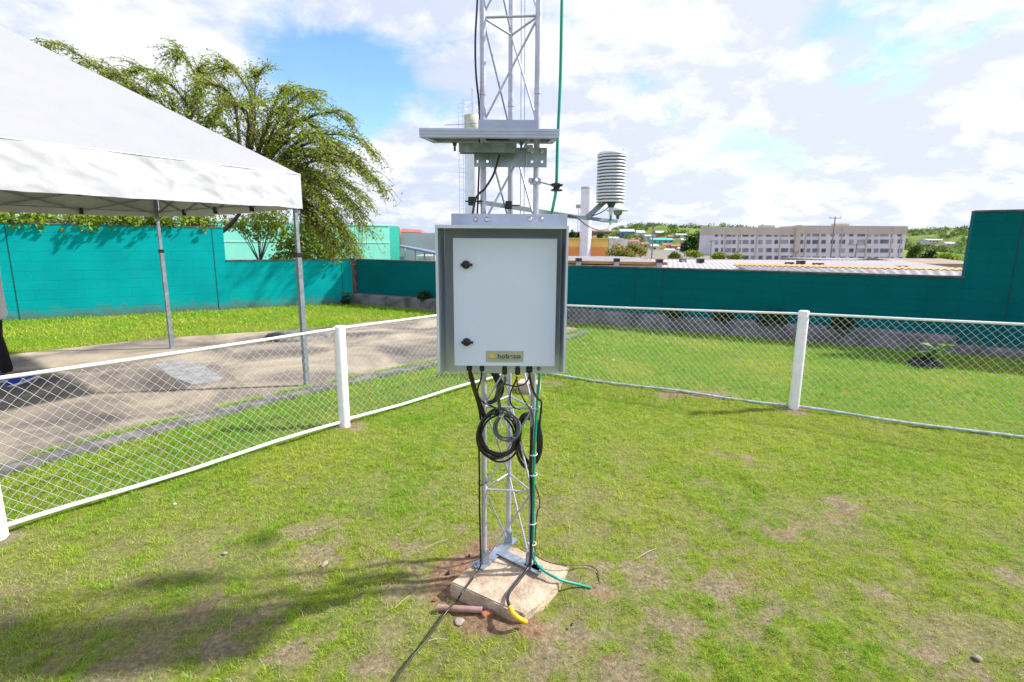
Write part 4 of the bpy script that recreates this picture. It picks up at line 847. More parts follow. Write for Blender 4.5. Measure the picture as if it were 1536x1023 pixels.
def brokenslab():
    c = gnd(448, 505); r = empty('drain_cover', (c.x, c.y, 0), 'grey slab with black rubber edge lying on the pavement behind the tent leg', 'slab')
    mb = MB(); mb.lathe((c.x, c.y, -.01), [(.55, 0), (.54, .05), (.50, .065), (0, .07)], 20); o = mb.build('slab', M['concrete_grey'], r)
    mb = MB(); d = c+Vector((-.28, -.28, .05)); mb.lathe((d.x, d.y, .0), [(.15, .0), (.16, .05), (.12, .10), (.05, .105), (0, .10)], 16); mb.build('rubber_block', M['black'], r)
brokenslab()

# ------------------------------------------------------------------ tent
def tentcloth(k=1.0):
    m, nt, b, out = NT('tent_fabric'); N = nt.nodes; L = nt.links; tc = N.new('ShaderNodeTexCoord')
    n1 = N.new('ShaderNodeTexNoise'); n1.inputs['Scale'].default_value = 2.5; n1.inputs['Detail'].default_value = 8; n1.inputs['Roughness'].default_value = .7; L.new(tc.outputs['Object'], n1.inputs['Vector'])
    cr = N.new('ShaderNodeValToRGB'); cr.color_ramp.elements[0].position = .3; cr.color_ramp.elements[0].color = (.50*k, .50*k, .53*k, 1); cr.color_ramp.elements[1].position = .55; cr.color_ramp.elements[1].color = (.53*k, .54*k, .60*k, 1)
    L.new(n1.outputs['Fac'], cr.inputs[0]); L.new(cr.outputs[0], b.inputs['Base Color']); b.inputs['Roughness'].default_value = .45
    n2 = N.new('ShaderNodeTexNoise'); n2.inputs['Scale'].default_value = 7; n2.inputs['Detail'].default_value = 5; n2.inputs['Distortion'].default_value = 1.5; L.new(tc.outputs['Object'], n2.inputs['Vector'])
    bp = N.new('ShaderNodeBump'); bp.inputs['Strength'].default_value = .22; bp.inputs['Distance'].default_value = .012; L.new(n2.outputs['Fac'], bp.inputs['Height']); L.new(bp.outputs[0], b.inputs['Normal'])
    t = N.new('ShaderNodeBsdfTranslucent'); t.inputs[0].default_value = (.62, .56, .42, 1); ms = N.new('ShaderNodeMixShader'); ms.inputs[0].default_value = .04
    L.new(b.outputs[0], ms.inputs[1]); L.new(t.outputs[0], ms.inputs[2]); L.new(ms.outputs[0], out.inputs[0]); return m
M['tent'] = tentcloth(1.0); M['tentroof_dimmed'] = tentcloth(.595)  # same fabric; roof colour darkened to offset the strong sun on it
def build_tent():
    e1 = Vector((-.81, .587, 0)); e2 = Vector((-.587, -.81, 0)); S = 3.6
    L2 = Vector((-2.36, 5.8, 0)); L1 = L2+e1*S; L3 = L2+e2*S; L4 = L1+e2*S; C = (L1+L3)/2
    r = empty('canopy_tent', C, 'white pyramid canopy tent with grey legs over the pavement', 'tent')
    k = 1+.07/(S/2)/1.0*.75
    cor = [C+(p-C)*k for p in (L2, L3, L4, L1)]; zt, zb, za = 2.335, 1.985, 3.62
    apex = C+Vector((0, 0, za))
    mb = MB(); n = 22
    for i in range(4):
        a = cor[i]+Vector((0, 0, zt)); b = cor[(i+1) % 4]+Vector((0, 0, zt)); vs = []; idx = {}
        for u in range(n+1):
            for v in range(n+1-u):
                s, t = u/n, v/n; p = a*(1-s-t)+b*s+apex*t
                edge = min(s, 1-s-t); sag = -.11*math.sqrt(max(0, edge)*1.0)*(1-t)*.9 if edge > 0 else 0
                sag *= math.sin(math.pi*min(1, t+.02)) if t < .5 else 1
                idx[(u, v)] = len(vs); vs.append(p+Vector((0, 0, sag)))
        fs = []
        for u in range(n):
            for v in range(n-u):
                fs.append((idx[(u, v)], idx[(u+1, v)], idx[(u, v+1)]))
                if v < n-u-1: fs.append((idx[(u+1, v)], idx[(u+1, v+1)], idx[(u, v+1)]))
        mb.add(vs, fs, True)
    o = mb.build('canopy', M['tentroof_dimmed'], r)
    mb = MB(); m_ = 170; kz = 22
    for i in range(4):
        a, b = cor[i], cor[(i+1) % 4]; d = (b-a).normalized(); nn = Vector((d.y, -d.x, 0)); nn = nn if nn.dot((a+b)/2-C) > 0 else -nn; L = (b-a).length; vs = []
        for u in range(m_+1):
            for v in range(kz+1):
                s = u/m_; t = v/kz; x = s*L
                ed = min(1, min(x, L-x)/.12)
                w = (fbm([x*1.5+t*.25+i*9], [t*.42+i], 2.2, 31, 4, .5)[0]-.5)*.055 - abs(fbm([x*1.6+t*.9+i*5], [t*.5-x*.9], 1.9, 51, 3)[0]-.5)*.075 + abs(fbm([x*2.6-t*.9+i*5], [t*.4+x*1.1], 1.7, 53, 2)[0]-.5)*.03
                w += .012*math.exp(-((x % 1.15-.1)/.02)**2)        # sewn seams stand proud
                w = .55*w*min(1, t*5+.15)*ed+.004
                p = a+d*x+nn*w; sc = -.012*math.sin(math.pi*s)*1.5-.012*(fbm([x*2+i], [0.], 1.5, 71)[0]-.5)*2*t
                vs.append((p.x, p.y, zt-(zt-zb)*t+sc*t+(0 if t > 0 else .001)))
        mb.add(vs, [(u*(kz+1)+v, (u+1)*(kz+1)+v, (u+1)*(kz+1)+v+1, u*(kz+1)+v+1) for u in range(m_) for v in range(kz)], True)
        # welted seam where roof and valance meet
        ok = MB()
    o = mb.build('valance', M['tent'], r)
    for i in range(4):
        a, b = cor[i], cor[(i+1) % 4]; mb = MB(); mb.tube([a+Vector((0, 0, zt)), b+Vector((0, 0, zt-.002))], .007, 8); mb.build('hem', M['tent'], r)
    for i, p in enumerate((L2, L3, L4, L1)):
        mb = MB(); mb.box((p.x, p.y, .75), (.052, .052, 1.49), Matrix.Rotation(math.atan2(e1.y, e1.x), 3, 'Z'), .006); mb.box((p.x, p.y, 1.86), (.038, .038, .75), Matrix.Rotation(math.atan2(e1.y, e1.x), 3, 'Z'), .004)
        leg = mb.build('leg', M['tentframe'], r); 
        mb = MB(); mb.box((p.x, p.y, .003), (.09, .09, .008), Matrix.Rotation(math.atan2(e1.y, e1.x), 3, 'Z')); mb.build('foot', M['tentframe'], leg)
        mb = MB(); mb.box((p.x, p.y, 1.485), (.062, .062, .05), Matrix.Rotation(math.atan2(e1.y, e1.x), 3, 'Z'), .006); mb.build('height_lock', M['black'], leg)
    P = (L2, L3, L4, L1)
    for i in range(4):
        a, b = P[i], P[(i+1) % 4]; d = (b-a); n_ = 4
        for j in range(n_):
            p = a+d*(j/n_); q = a+d*((j+1)/n_)
            for zz in ((2.02, 2.27), (2.27, 2.02)):
                mb = MB(); mb.beam(p+Vector((0, 0, zz[0])), q+Vector((0, 0, zz[1])), .012, .024, up=(0, 0, 1)); mb.build('truss_bar', M['tentframe'], r)
            if j:
                for z_ in (2.03, 2.27):
                    mb = MB(); mb.box(p+Vector((0, 0, z_-.01)), (.04, .04, .085), Matrix.Rotation(math.atan2(d.y, d.x), 3, 'Z'), .006); mb.build('truss_joint', M['black'], r)
        mb = MB(); mb.tube([a+Vector((0, 0, 2.05)), b+Vector((0, 0, 2.05))], .008, 6); mb.build('edge_cord', M['tentframe'], r)
    mb = MB(); mb.cyl(C+Vector((0, 0, 2.2)), C+Vector((0, 0, za-.02)), .025, 12); mb.build('centre_pole', M['tentframe'], r)
    for i in range(4):
        mb = MB(); mb.beam(P[i]+Vector((0, 0, 2.25)), C+Vector((0, 0, za-.12)), .016, .03, up=(0, 0, 1)); mb.build('rafter', M['tentframe'], r)
build_tent()

# ------------------------------------------------------------------ foliage tools
def leaf_cloud(blobs, n, size, seed=1, aspect=1.8, droop=.2, hole=.42, hs=1.1, shell=.55):
    """small leaf faces spread through ellipsoids; noise opens gaps between clumps"""
    g = np.random.default_rng(seed); V = []; F = []; vol = np.array([b[1][0]*b[1][1]*b[1][2] for b in blobs]); vol = vol/vol.sum(); P = []
    for (c, r), w in zip(blobs, vol):
        m = int(n*w*2.4)+8; d = g.normal(size=(m, 3)); d /= np.linalg.norm(d, axis=1)[:, None]; rad = (shell+(1-shell)*g.random(m))**.7*np.where(g.random(m) < .25, g.random(m), 1)
        rad = rad*(.82+.4*fbm(d[:, 0]*1.7+d[:, 2], d[:, 1]*1.7-d[:, 2], 1.6, seed, 3)); p = np.array(c)+d*rad[:, None]*np.array(r)
        k = fbm(p[:, 0]*hs+p[:, 2]*.7*hs, p[:, 1]*hs+p[:, 2]*.9*hs, 1.0, seed+3, 3) > hole; P.append(p[k][:int(n*w)+4])
    P = np.concatenate(P); m = len(P); a = g.normal(size=(m, 3)); a[:, 2] -= droop; a /= np.linalg.norm(a, axis=1)[:, None]
    b = np.cross(a, g.normal(size=(m, 3))); b /= np.linalg.norm(b, axis=1)[:, None]; s = size*(.6+.8*g.random(m))[:, None]
    c = np.cross(a, b); q = np.stack([P, P+a*s*.5+b*s/aspect*.5+c*s*.08, P+a*s, P+a*s*.5-b*s/aspect*.5+c*s*.08], 1); return q.reshape(-1, 3)
def quads_obj(name, co, m, parent=None, off=(0, 0, 0)):
    n = len(co)//4; me = bpy.data.meshes.new(name); me.vertices.add(n*4); me.vertices.foreach_set('co', (co-np.array(off)).astype(np.float32).ravel())
    me.loops.add(n*4); me.loops.foreach_set('vertex_index', np.arange(n*4, dtype=np.int32)); me.polygons.add(n); me.polygons.foreach_set('loop_start', np.arange(0, n*4, 4, dtype=np.int32)); me.update(); me.materials.append(m)
    o = bpy.data.objects.new(name, me); col.objects.link(o); o.parent = parent; return o
def plant(name, label, base, blobs, n, size, m, seed, cat='tree', trunk=.1, group=None, hole=.42, droop=.2, aspect=1.8, bare=0, nl=6):
    r = empty(name, base, label, cat, group); B = Vector(base); rr = random.Random(seed)
    quads_obj('crown', leaf_cloud(blobs, n, size, seed, aspect, droop, hole), m, r, base)
    mb = MB(); cs = [Vector(b[0]) for b in blobs]; mean = sum(cs, Vector())/len(cs); fork = B+(mean-B)*.45
    mb.tube([B-Vector((0, 0, .1)), B+(fork-B)*.5+Vector((trunk*.4, 0, 0)), fork], trunk, 8, True, [trunk, trunk*.85, trunk*.7])
    for c, b in zip(cs, blobs):
        for j in range(max(1, nl//len(cs))):
            e = c+Vector((rr.uniform(-.7, .7)*b[1][0], rr.uniform(-.7, .7)*b[1][1], rr.uniform(-.2, .8)*b[1][2])); pp = spline([fork, fork+(e-fork)*.5+Vector((0, 0, .12*(e-fork).length)), e], 5)
            mb.tube(pp, .1, 5, True, [trunk*(.6-.5*i/(len(pp)-1)) for i in range(len(pp))])
    mb.build('trunk', M['bark'], r); return r

# ------------------------------------------------------------------ the arching tree behind the turquoise wall
def build_big_tree():
    g = random.Random(12); gn = np.random.default_rng(12); base = Vector((-8.9, 15.4, -.1))
    r = empty('arching_tree', base, 'large airy tree with arching branches behind the turquoise wall and tent', 'tree'); mb = MB(); twigs = []
    f1 = at(300, 372, 15.4); f2 = at(345, 338, 15.3); f3 = at(372, 300, 15.2); f0 = at(262, 350, 15.8); f4 = at(250, 300, 16)
    mb.tube(spline([base, base+Vector((.15, 0, .8)), f1, f2, f3], 5), .1, 10, True, None or [max(.05, .15-.006*i) for i in range(21)])
    mb.tube(spline([base+Vector((0, 0, .7)), f0, f4], 5), .1, 8, True, [max(.06, .14-.008*i) for i in range(11)])
    forks = [f2, f3, f4, f0]
    # branch ends as read from the photo (pixel, pixel, distance)
    ends = [(575, 283, 14.6), (556, 225, 14.9), (520, 180, 15.6), (548, 342, 14.3), (530, 312, 14.2), (468, 132, 15.6), (455, 150, 14.6), (385, 100, 15.8), (340, 88, 15.2), (268, 70, 15.8), (200, 92, 16), (120, 88, 16.4), (165, 100, 15), (240, 105, 14.6),
            (300, 120, 14.2), (420, 170, 14), (490, 215, 14), (500, 260, 13.8), (480, 300, 13.8), (330, 170, 13.8), (430, 120, 16.6), (380, 140, 17), (470, 190, 16.6), (500, 240, 16.6), (340, 130, 16.8), (300, 200, 15), 
            (515, 345, 15), (480, 345, 15.4), (545, 258, 15.6), (290, 150, 17), (300, 90, 16.4), (460, 330, 14.6), (530, 375, 14.8), (220, 130, 16), (180, 120, 16.6), (60, 60, 16.6), (80, 110, 17), (500, 370, 14.4), (515, 300, 15.2), (495, 320, 13.9), (545, 300, 15.4), (470, 265, 15.4), (525, 235, 14.4), (450, 270, 14.2), (540, 390, 14.9)]
    for (px, py, Y) in ends:
        if py < 150: py += 16
        e = at(px, py, Y); f = min(forks, key=lambda q: (q-e).length+(.6 if q is f2 else 0)); L = (e-f).length
        rise = Vector((0, 0, .16*L+.25)) if e.z < f.z+2.8 else Vector((0, 0, .05*L))
        mid = f+(e-f)*(.55 if px >= 360 else .62)+rise+Vector((g.uniform(-.15, .15)*L*.4+(.16*L if px < 360 else 0), g.uniform(-.2, .2)*L*.4, (.10*L if px < 360 else 0))); pp = spline([f, f+(mid-f)*.5+Vector((0, 0, .05*L)), mid, e+(mid-e)*.35+Vector((0, 0, .07*L)), e], 7)
        k = len(pp); mb.tube(pp, .1, 6, True, [.055*(1-i/(k-1))+.006 for i in range(k)])
        for i in range(int(k*.22), k):
            for _ in range(2 if i < k*.6 else 3):
                p = pp[i]; d = (pp[min(i+1, k-1)]-pp[max(i-1, 0)]).normalized(); side = d.cross(Vector((0, 0, 1))).normalized()*g.choice((-1, 1)); tl = g.uniform(.4, 1.25)*(1.15-.5*i/k)
                q = p+(d*.75+side*g.uniform(.2, .9)+Vector((0, 0, g.uniform(-.35, .25)))).normalized()*tl; q2 = q+Vector((0, 0, -.18*tl))
                tw = spline([p, (p+q)/2+Vector((0, 0, .06)), q2], 4); mb.tube(tw, .006, 4, False, [.010-.0007*j for j in range(len(tw))]); twigs.append((tw, d))
    mb.build('trunk', M['bark'], r)
    A = []; 
    for tw, d in twigs:
        dens = 10
        for p in tw[2:]:
            for _ in range(g.randint(2, 3)):
                A.append((p.x+g.gauss(0, .075), p.y+g.gauss(0, .075), p.z+g.gauss(0, .03)))
    P = np.array(A); m = len(P); a = gn.normal(size=(m, 3)); a[:, 2] = a[:, 2]*.5-.35; a /= np.linalg.norm(a, axis=1)[:, None]
    b = np.cross(a, gn.normal(size=(m, 3))*[.4, .4, 1]); b /= np.linalg.norm(b, axis=1)[:, None]; s = (.075*(.6+.8*gn.random(m)))[:, None]; c = np.cross(a, b)
    q = np.stack([P, P+a*s*.5+b*s*.27+c*s*.08, P+a*s, P+a*s*.5-b*s*.27+c*s*.08], 1).reshape(-1, 3)
    quads_obj('crown', q, M['leaf_tree'], r, base); print('tree leaves', m)
build_big_tree()
def P3(px, py, Y): return tuple(at(px, py, Y))
def sz(pw, Y): return pw*Y/780
plant('bush', 'yellow green bush behind the low turquoise wall, right of the tent pole', (at(480, 396, 17).x, 17, 0), [(P3(470, 365, 17), (.75, .7, .75)), (P3(500, 378, 16.8), (.55, .5, .45)), (P3(440, 380, 17), (.6, .5, .5)), (P3(475, 340, 17.4), (.5, .5, .5)), (P3(415, 388, 17), (.35, .35, .2))], 5200, .10, M['leaf_bush'], 31, 'bush', .03, hole=.36)
plant('bush', 'thin stemmed leafy bush behind the low turquoise wall, left of the tent pole', (at(385, 396, 16.6).x, 16.6, 0), [(P3(385, 340, 16.6), (.55, .5, .45)), (P3(425, 350, 16.6), (.5, .4, .5)), (P3(405, 325, 17), (.6, .5, .4)), (P3(350, 332, 16.6), (.4, .4, .3))], 3000, .09, M['leaf_bush'], 37, 'bush', .03, hole=.42, nl=12)
def creeper():
    g = random.Random(5); blobs = []; base = LW0.copy()
    for i in range(34):
        t = g.uniform(.0, .95); p = LW0.lerp(LW1, t); p = p-ln*g.uniform(.0, .5); blobs.append(((p.x, p.y, 2.02+g.uniform(.0, .16)), (.28, .28, .15+g.uniform(0, .08))))
    for t in (.22, .3, .47, .52, .66, .93): p = LW0.lerp(LW1, t)+ln*.05; blobs.append(((p.x, p.y, 1.93), (.10, .05, .14)))
    r = empty('creeper', LW0+Vector((0, 0, 2)), 'leafy creeper spilling along the top of the tall turquoise wall under the tent edge', 'climbing plant')
    quads_obj('foliage', leaf_cloud(blobs, 6500, .085, 5, 1.5, .4, .36, 2.0), M['leaf_bush'], r, r.location)
    mb = MB(); mb.tube([LW0.lerp(LW1, k/12)-ln*.1+Vector((0, 0, 2.04+.02*math.sin(k*2))) for k in range(13)], .014, 6); mb.build('stem', M['bark'], r)
creeper()

# ------------------------------------------------------------------ small plants on the lawn
def stem_plant(name, label, base, stems, lsize, m, seed, lean=.5, h=.4, nleaf=14, extras=None):
    r = empty(name, base, label, 'plant'); g = random.Random(seed); mb = MB(); lf = []
    for s in range(stems):
        a = g.uniform(0, 6.28); d = Vector((math.cos(a)*lean, math.sin(a)*lean, 1)).normalized(); L = h*g.uniform(.6, 1.05); B = Vector(base); pp = spline([B, B+d*L*.5+Vector((0, 0, .05*L)), B+d*L+Vector((math.cos(a), math.sin(a), -.3))*L*.15], 5)
        mb.tube(pp, .004, 5)
        for k in range(nleaf):
            p = pp[int((.25+.75*k/nleaf)*(len(pp)-1))]; b = g.uniform(0, 6.28); dirn = Vector((math.cos(b), math.sin(b), g.uniform(-.3, .6))).normalized(); sd_ = dirn.cross(Vector((g.uniform(-.3, .3), g.uniform(-.3, .3), 1))).normalized(); ls = lsize*g.uniform(.6, 1.2)
            lf += [p, p+dirn*ls*.5+sd_*ls*.22, p+dirn*ls+Vector((0, 0, -ls*.2)), p+dirn*ls*.5-sd_*ls*.22]
    mb.build('stem', M['bark'], r); quads_obj('leaves', np.array([tuple(v) for v in lf]), m, r, base)
    if extras: extras(r)
    return r
def soil_clump(r):
    mb = MB(); c = r.location; g = random.Random(3)
    for k in range(9):
        p = c+Vector((g.uniform(-.22, .26), g.uniform(-.14, .12), .03)); mb.lathe((p.x, p.y, -.02), [(.09, 0), (.085, .04+.03*g.random()), (.05, .08+.04*g.random()), (0, .11)], 9)
    mb.build('root_clump', M['soil_dark'], r)
M['soil_dark'] = mat('dark_soil', (.035, .03, .025), .95, c2=(.015, .018, .012), scale=14, bump=1.0, bscale=30)
M['blue'] = mat('blue_plastic', (.02, .12, .42), .4, var=.2)
c = gnd(1383, 548); stem_plant('sapling', 'small green sapling on a dark root clump in the right lawn behind the fence', (c.x, c.y, .02), 5, .15, M['leaf_young'], 3, .7, .42, 12, soil_clump)
def pot(r):
    mb = MB(); c = r.location; mb.lathe((c.x-.03, c.y, 0), [(.10, 0), (.13, .12), (.135, .13), (.11, .13), (.10, .1), (0, .1)], 16); mb.build('pot', M['black'], r); mb = MB(); mb.box((c.x-.15, c.y, .14), (.05, .06, .22), None, .01); mb.build('watering_bottle', M['blue'], r)
c = gnd(520, 457); stem_plant('potted_plant', 'young green plant with a blue and black pot by the sunlit wall corner', (c.x, c.y, .05), 4, .19, M['leaf_young'], 5, .35, .42, 8, pot)
G2 = [((1010, 478), 'small dark weed growing on the footing of the shaded wall, leftmost of the row', 11), ((1085, 486), 'bushy dark weed against the shaded wall left of the right fence post', 14), ((1165, 490), 'bushy dark weed against the shaded wall just left of the white post', 15), ((1262, 497), 'dark weed against the shaded wall right of the white post', 16), ((1150, 492), 'low dark weed between the two bushy ones at the shaded wall', 13), ((637, 446), 'dark weed sprouting from the footing left of the cabinet', 12)]
for i, ((px, py), lab, hh) in enumerate(G2):
    d = dir_px(px, py); t = (CORN-Vector((0, 0, 0))+wn*.12).dot(wn)/d.dot(wn); b = Vector((d.x*t, d.y*t, .25)); h = hh*.016
    r = empty('weed', b, lab, 'weed'); quads_obj('leaves', leaf_cloud([((b.x, b.y, b.z+h*.45), (h*.9, .10, h*.55))], 260, .07, 60+i, 1.7, .1, .3), M['leaf_dark'], r, b); mb = MB(); mb.tube([b, b+Vector((0, 0, h*.6))], .006, 5); mb.build('stem', M['bark'], r)
def fallen():
    g = np.random.default_rng(4); x = g.uniform(-12, 2, 900); y = g.uniform(7, 14, 900); k = (((x-CORN.x)*ln.x+(y-CORN.y)*ln.y) > .1) & (((x-CORN.x)*wn.x+(y-CORN.y)*wn.y) > .4) & ~inpoly(x, y, PAVE) & (fbm(x, y, .7, 5) > .45); x = x[k]; y = y[k]; n = len(x)
    P = np.stack([x, y, np.full(n, .045)], -1); a = g.normal(size=(n, 3)); a[:, 2] *= .3; a /= np.linalg.norm(a, axis=1)[:, None]; b = np.cross(a, [0, .2, 1]); s = .05*(.5+g.random(n))[:, None]
    q = np.stack([P, P+a*s*.5+b*s*.3, P+a*s, P+a*s*.5-b*s*.3], 1).reshape(-1, 3); o = quads_obj('fallen_leaves', q, M['leaf_dry']); tag(o, 'dry yellow leaves scattered over the lawn by the turquoise wall', 'fallen leaves', kind='stuff')
M['leaf_dry'] = leafmat('dry_leaves', [(.30, .14, .05), (.55, .38, .12), (.60, .50, .30)], .2)
fallen()

# ------------------------------------------------------------------ buildings beyond the walls
GZ = -4.25
M['mint'] = mat('mint_render', (.20, .66, .50), .8, var=.04, scale=1.5, bump=.1)
M['mint_light'] = mat('mint_band', (.42, .78, .66), .8, var=.04)
M['mint_deep'] = mat('green_corner_render', (.03, .48, .35), .8, var=.05)
M['peach'] = mat('peach_render', (.62, .36, .17), .85, var=.06)
M['pale'] = mat('pale_grey_render', (.50, .47, .49), .85, var=.06, scale=.6)
M['beige'] = mat('beige_render', (.50, .42, .33), .85, var=.06, scale=.6)
M['whitewall'] = mat('white_render', (.68, .66, .64), .85, c2=(.52, .50, .47), scale=.8)
M['redroof'] = mat('red_tiles', (.40, .13, .08), .85, c2=(.26, .10, .07), scale=2)
M['bluegrey'] = mat('blue_grey_sheet', (.16, .21, .30), .5, .2, var=.1)
M['yellowwall'] = mat('yellow_render', (.78, .52, .14), .85, var=.05, scale=.7)
M['orangewall'] = mat('orange_render', (.70, .27, .08), .85, var=.06, scale=.7)
M['ochre'] = mat('ochre_sheet', (.42, .23, .04), .65, c2=(.30, .17, .04), scale=2.2)
M['dark_unit'] = mat('dark_unit', (.05, .055, .075), .6, var=.3)
M['glassdark'] = mat('window_glass', (.10, .11, .16), .25, var=.5, scale=.25)
M['glasslight'] = mat('window_curtain', (.26, .27, .34), .4, var=.3, scale=.3)
M['frame_grey'] = mat('window_frame', (.38, .37, .38), .6, var=.1)
def roofmat(name, base, dark):
    m, nt, b, out = NT(name); N = nt.nodes; L = nt.links; tc = N.new('ShaderNodeTexCoord')
    mp = N.new('ShaderNodeMapping'); mp.inputs['Scale'].default_value = (.5, 3, 1); L.new(tc.outputs['Object'], mp.inputs[0]); n = N.new('ShaderNodeTexNoise'); n.inputs['Scale'].default_value = 1.2; n.inputs['Detail'].default_value = 8; n.inputs['Roughness'].default_value = .7; L.new(mp.outputs[0], n.inputs['Vector'])
    cr = N.new('ShaderNodeValToRGB'); cr.color_ramp.elements[0].position = .35; cr.color_ramp.elements[0].color = c4(dark); cr.color_ramp.elements[1].position = .62; cr.color_ramp.elements[1].color = c4(base); L.new(n.outputs['Fac'], cr.inputs[0]); L.new(cr.outputs[0], b.inputs['Base Color']); b.inputs['Roughness'].default_value = .8; return m
M['roof_white'] = roofmat('fibre_cement_roof', (.45, .42, .43), (.26, .23, .24))
M['roof_grey'] = roofmat('old_fibre_cement_roof', (.30, .29, .31), (.13, .12, .13))
M['roof_brown'] = roofmat('brown_roof', (.30, .22, .18), (.17, .13, .11))
def corrugated(corners, m, name, parent, pitch=.18, amp=.035, thick=.03, along=0):
    """sheet between corners [near left, near right, far right, far left]; waves cross the near edge"""
    a, b, c, d = [Vector(p) for p in corners]; n = max(8, int((b-a).length/pitch*6)); n = min(n, 900); mb = MB(); vs = []
    for i in range(n+1):
        t = i/n; w = amp*math.sin(t*n/6*2*math.pi); p = a.lerp(b, t); q = d.lerp(c, t)
        vs += [(p.x, p.y, p.z+w), (q.x, q.y, q.z+w), (q.x, q.y, q.z+w-thick), (p.x, p.y, p.z+w-thick)]
    mb.add(vs, [(i*4+j, i*4+(j+1) % 4, i*4+4+(j+1) % 4, i*4+4+j) for i in range(n) for j in range(4)]+[(3, 2, 1, 0), (n*4, n*4+1, n*4+2, n*4+3)]); return mb.build(name, m, parent)
def slabwall(mb, a, b, z0, z1, t):
    a = Vector((a[0], a[1], 0)); b = Vector((b[0], b[1], 0)); d = (b-a).normalized(); n = Vector((d.y, -d.x, 0)); q = [a, b, b-n*t, a-n*t]; mb.prism([(p.x, p.y) for p in q], z0, z1)
# mint green building, wall parallel to the turquoise wall
def mint():
    p1 = at(584, 339, 34); z1 = p1.z; p0 = Vector((p1.x, p1.y, 0))-ldir*23; r = empty('green_building', (p1.x, p1.y, GZ), 'long mint green building behind the tree and low turquoise wall', 'building')
    mb = MB(); slabwall(mb, p0, p1, GZ, z1, 9); mb.build('wall', M['mint'], r)
    d = Vector((ldir.x, ldir.y, 0)); e = Vector((p1.x, p1.y, 0)); mb = MB(); q = e+d*.002; s = e+d*.62; slabwall(mb, q, s, GZ, z1+.01, 9); mb.build('corner_pier', M['mint_deep'], r)
    mb = MB(); slabwall(mb, p0+ln*.03, e+ln*.03-d*.01, at(584, 364, 34).z-.03, at(584, 364, 34).z+.03, .029); mb.build('band', M['mint_light'], r)
    mb = MB(); slabwall(mb, p0+ln*.05, e+ln*.05, z1+.002, z1+.09, 9); mb.build('parapet_cap', M['mint_light'], r)
mint()
def house_box(name, label, cat, x0, x1, ytop, Y, depth, m, base=GZ, parts=None, rot=0):
    a = at(x0, ytop, Y); b = at(x1, ytop, Y); r = empty(name, ((a.x+b.x)/2, Y, base), label, cat); mb = MB(); mb.box(((a.x+b.x)/2, Y+depth/2, (a.z+base)/2), (b.x-a.x, depth, a.z-base)); mb.build('wall', m, r); return r, a, b
r, a, b = house_box('grey_building', 'pale grey building with a peach pier just right of the mint building', 'building', 592.5, 653, 349, 42, 8, M['pale'])
mb = MB(); c0 = at(592.5, 341, 41.97); c1 = at(600, 341, 41.97); mb.box(((c0.x+c1.x)/2, 41.95, (c0.z+at(600, 372, 42).z)/2), (c1.x-c0.x, .1, c0.z-at(600, 372, 42).z)); mb.build('pier', M['peach'], r)
mb = MB(); c0 = at(598, 349, 44); c1 = at(634, 349, 44); h = at(615, 342, 44).z-c0.z; mb.add([(c0.x, 43, c0.z+.01), (c1.x, 43, c0.z+.01), (c1.x-.3, 45, c0.z+h*.75), (c0.x+.1, 45, c0.z+h), (c0.x, 47, c0.z+.01), (c1.x, 47, c0.z+.01)], [(0, 1, 2, 3), (3, 2, 5, 4), (0, 3, 4), (1, 5, 2), (0, 4, 5, 1)]); mb.build('roof', M['redroof'], r)
for x0, x1, y0, y1 in ((594, 606, 385, 395),):
    p = at(x0, y0, 41.9); q = at(x1, y1, 41.9); mb = MB(); mb.box(((p.x+q.x)/2, 41.96, (p.z+q.z)/2), (q.x-p.x, .06, p.z-q.z)); mb.build('door', M['bluegrey'], r)
r = empty('shelter', at(628, 395, 31), 'blue grey sloping shelter roof on thin posts left of the cabinet', 'shelter')
mb = MB(); p = [at(600, 368.5, 31), at(662, 381, 29), at(662, 378, 34), at(602, 367, 34)]; mb.plate(p, (0, 0, -1), .12); mb.build('roof', M['bluegrey'], r)
for px in (607, 622.5, 636.5, 651):
    p = at(px, 372, 30.5); mb = MB(); mb.cyl((p.x, p.y, GZ), (p.x, p.y, at(px, 368.5+(px-600)*.2+1, 30.5).z-.05), .045, 8); mb.build('post', M['frame_grey'], r)
r, a, b = house_box('low_white_building', 'small white building under the blue grey shelter roof', 'building', 623, 650, 383, 36, 3, M['whitewall'])
mb = MB(); p = at(627, 386, 35.95); q = at(645, 395, 35.95); mb.box(((p.x+q.x)/2, 35.98, (p.z+q.z)/2), (q.x-p.x, .05, p.z-q.z)); mb.build('window', M['frame_grey'], r)
r, a, b = house_box('rooftop_room', 'small grey rooftop block with an antenna above the mint building', 'building', 536, 550, 333, 60, 3, M['pale'])
mb = MB(); p = at(546, 333, 61); mb.tube([p, p+Vector((0, 0, .9))], .05, 6); mb.beam(p+Vector((-.3, 0, .6)), p+Vector((.3, 0, .6)), .04, .04); mb.build('antenna', M['frame_grey'], r)

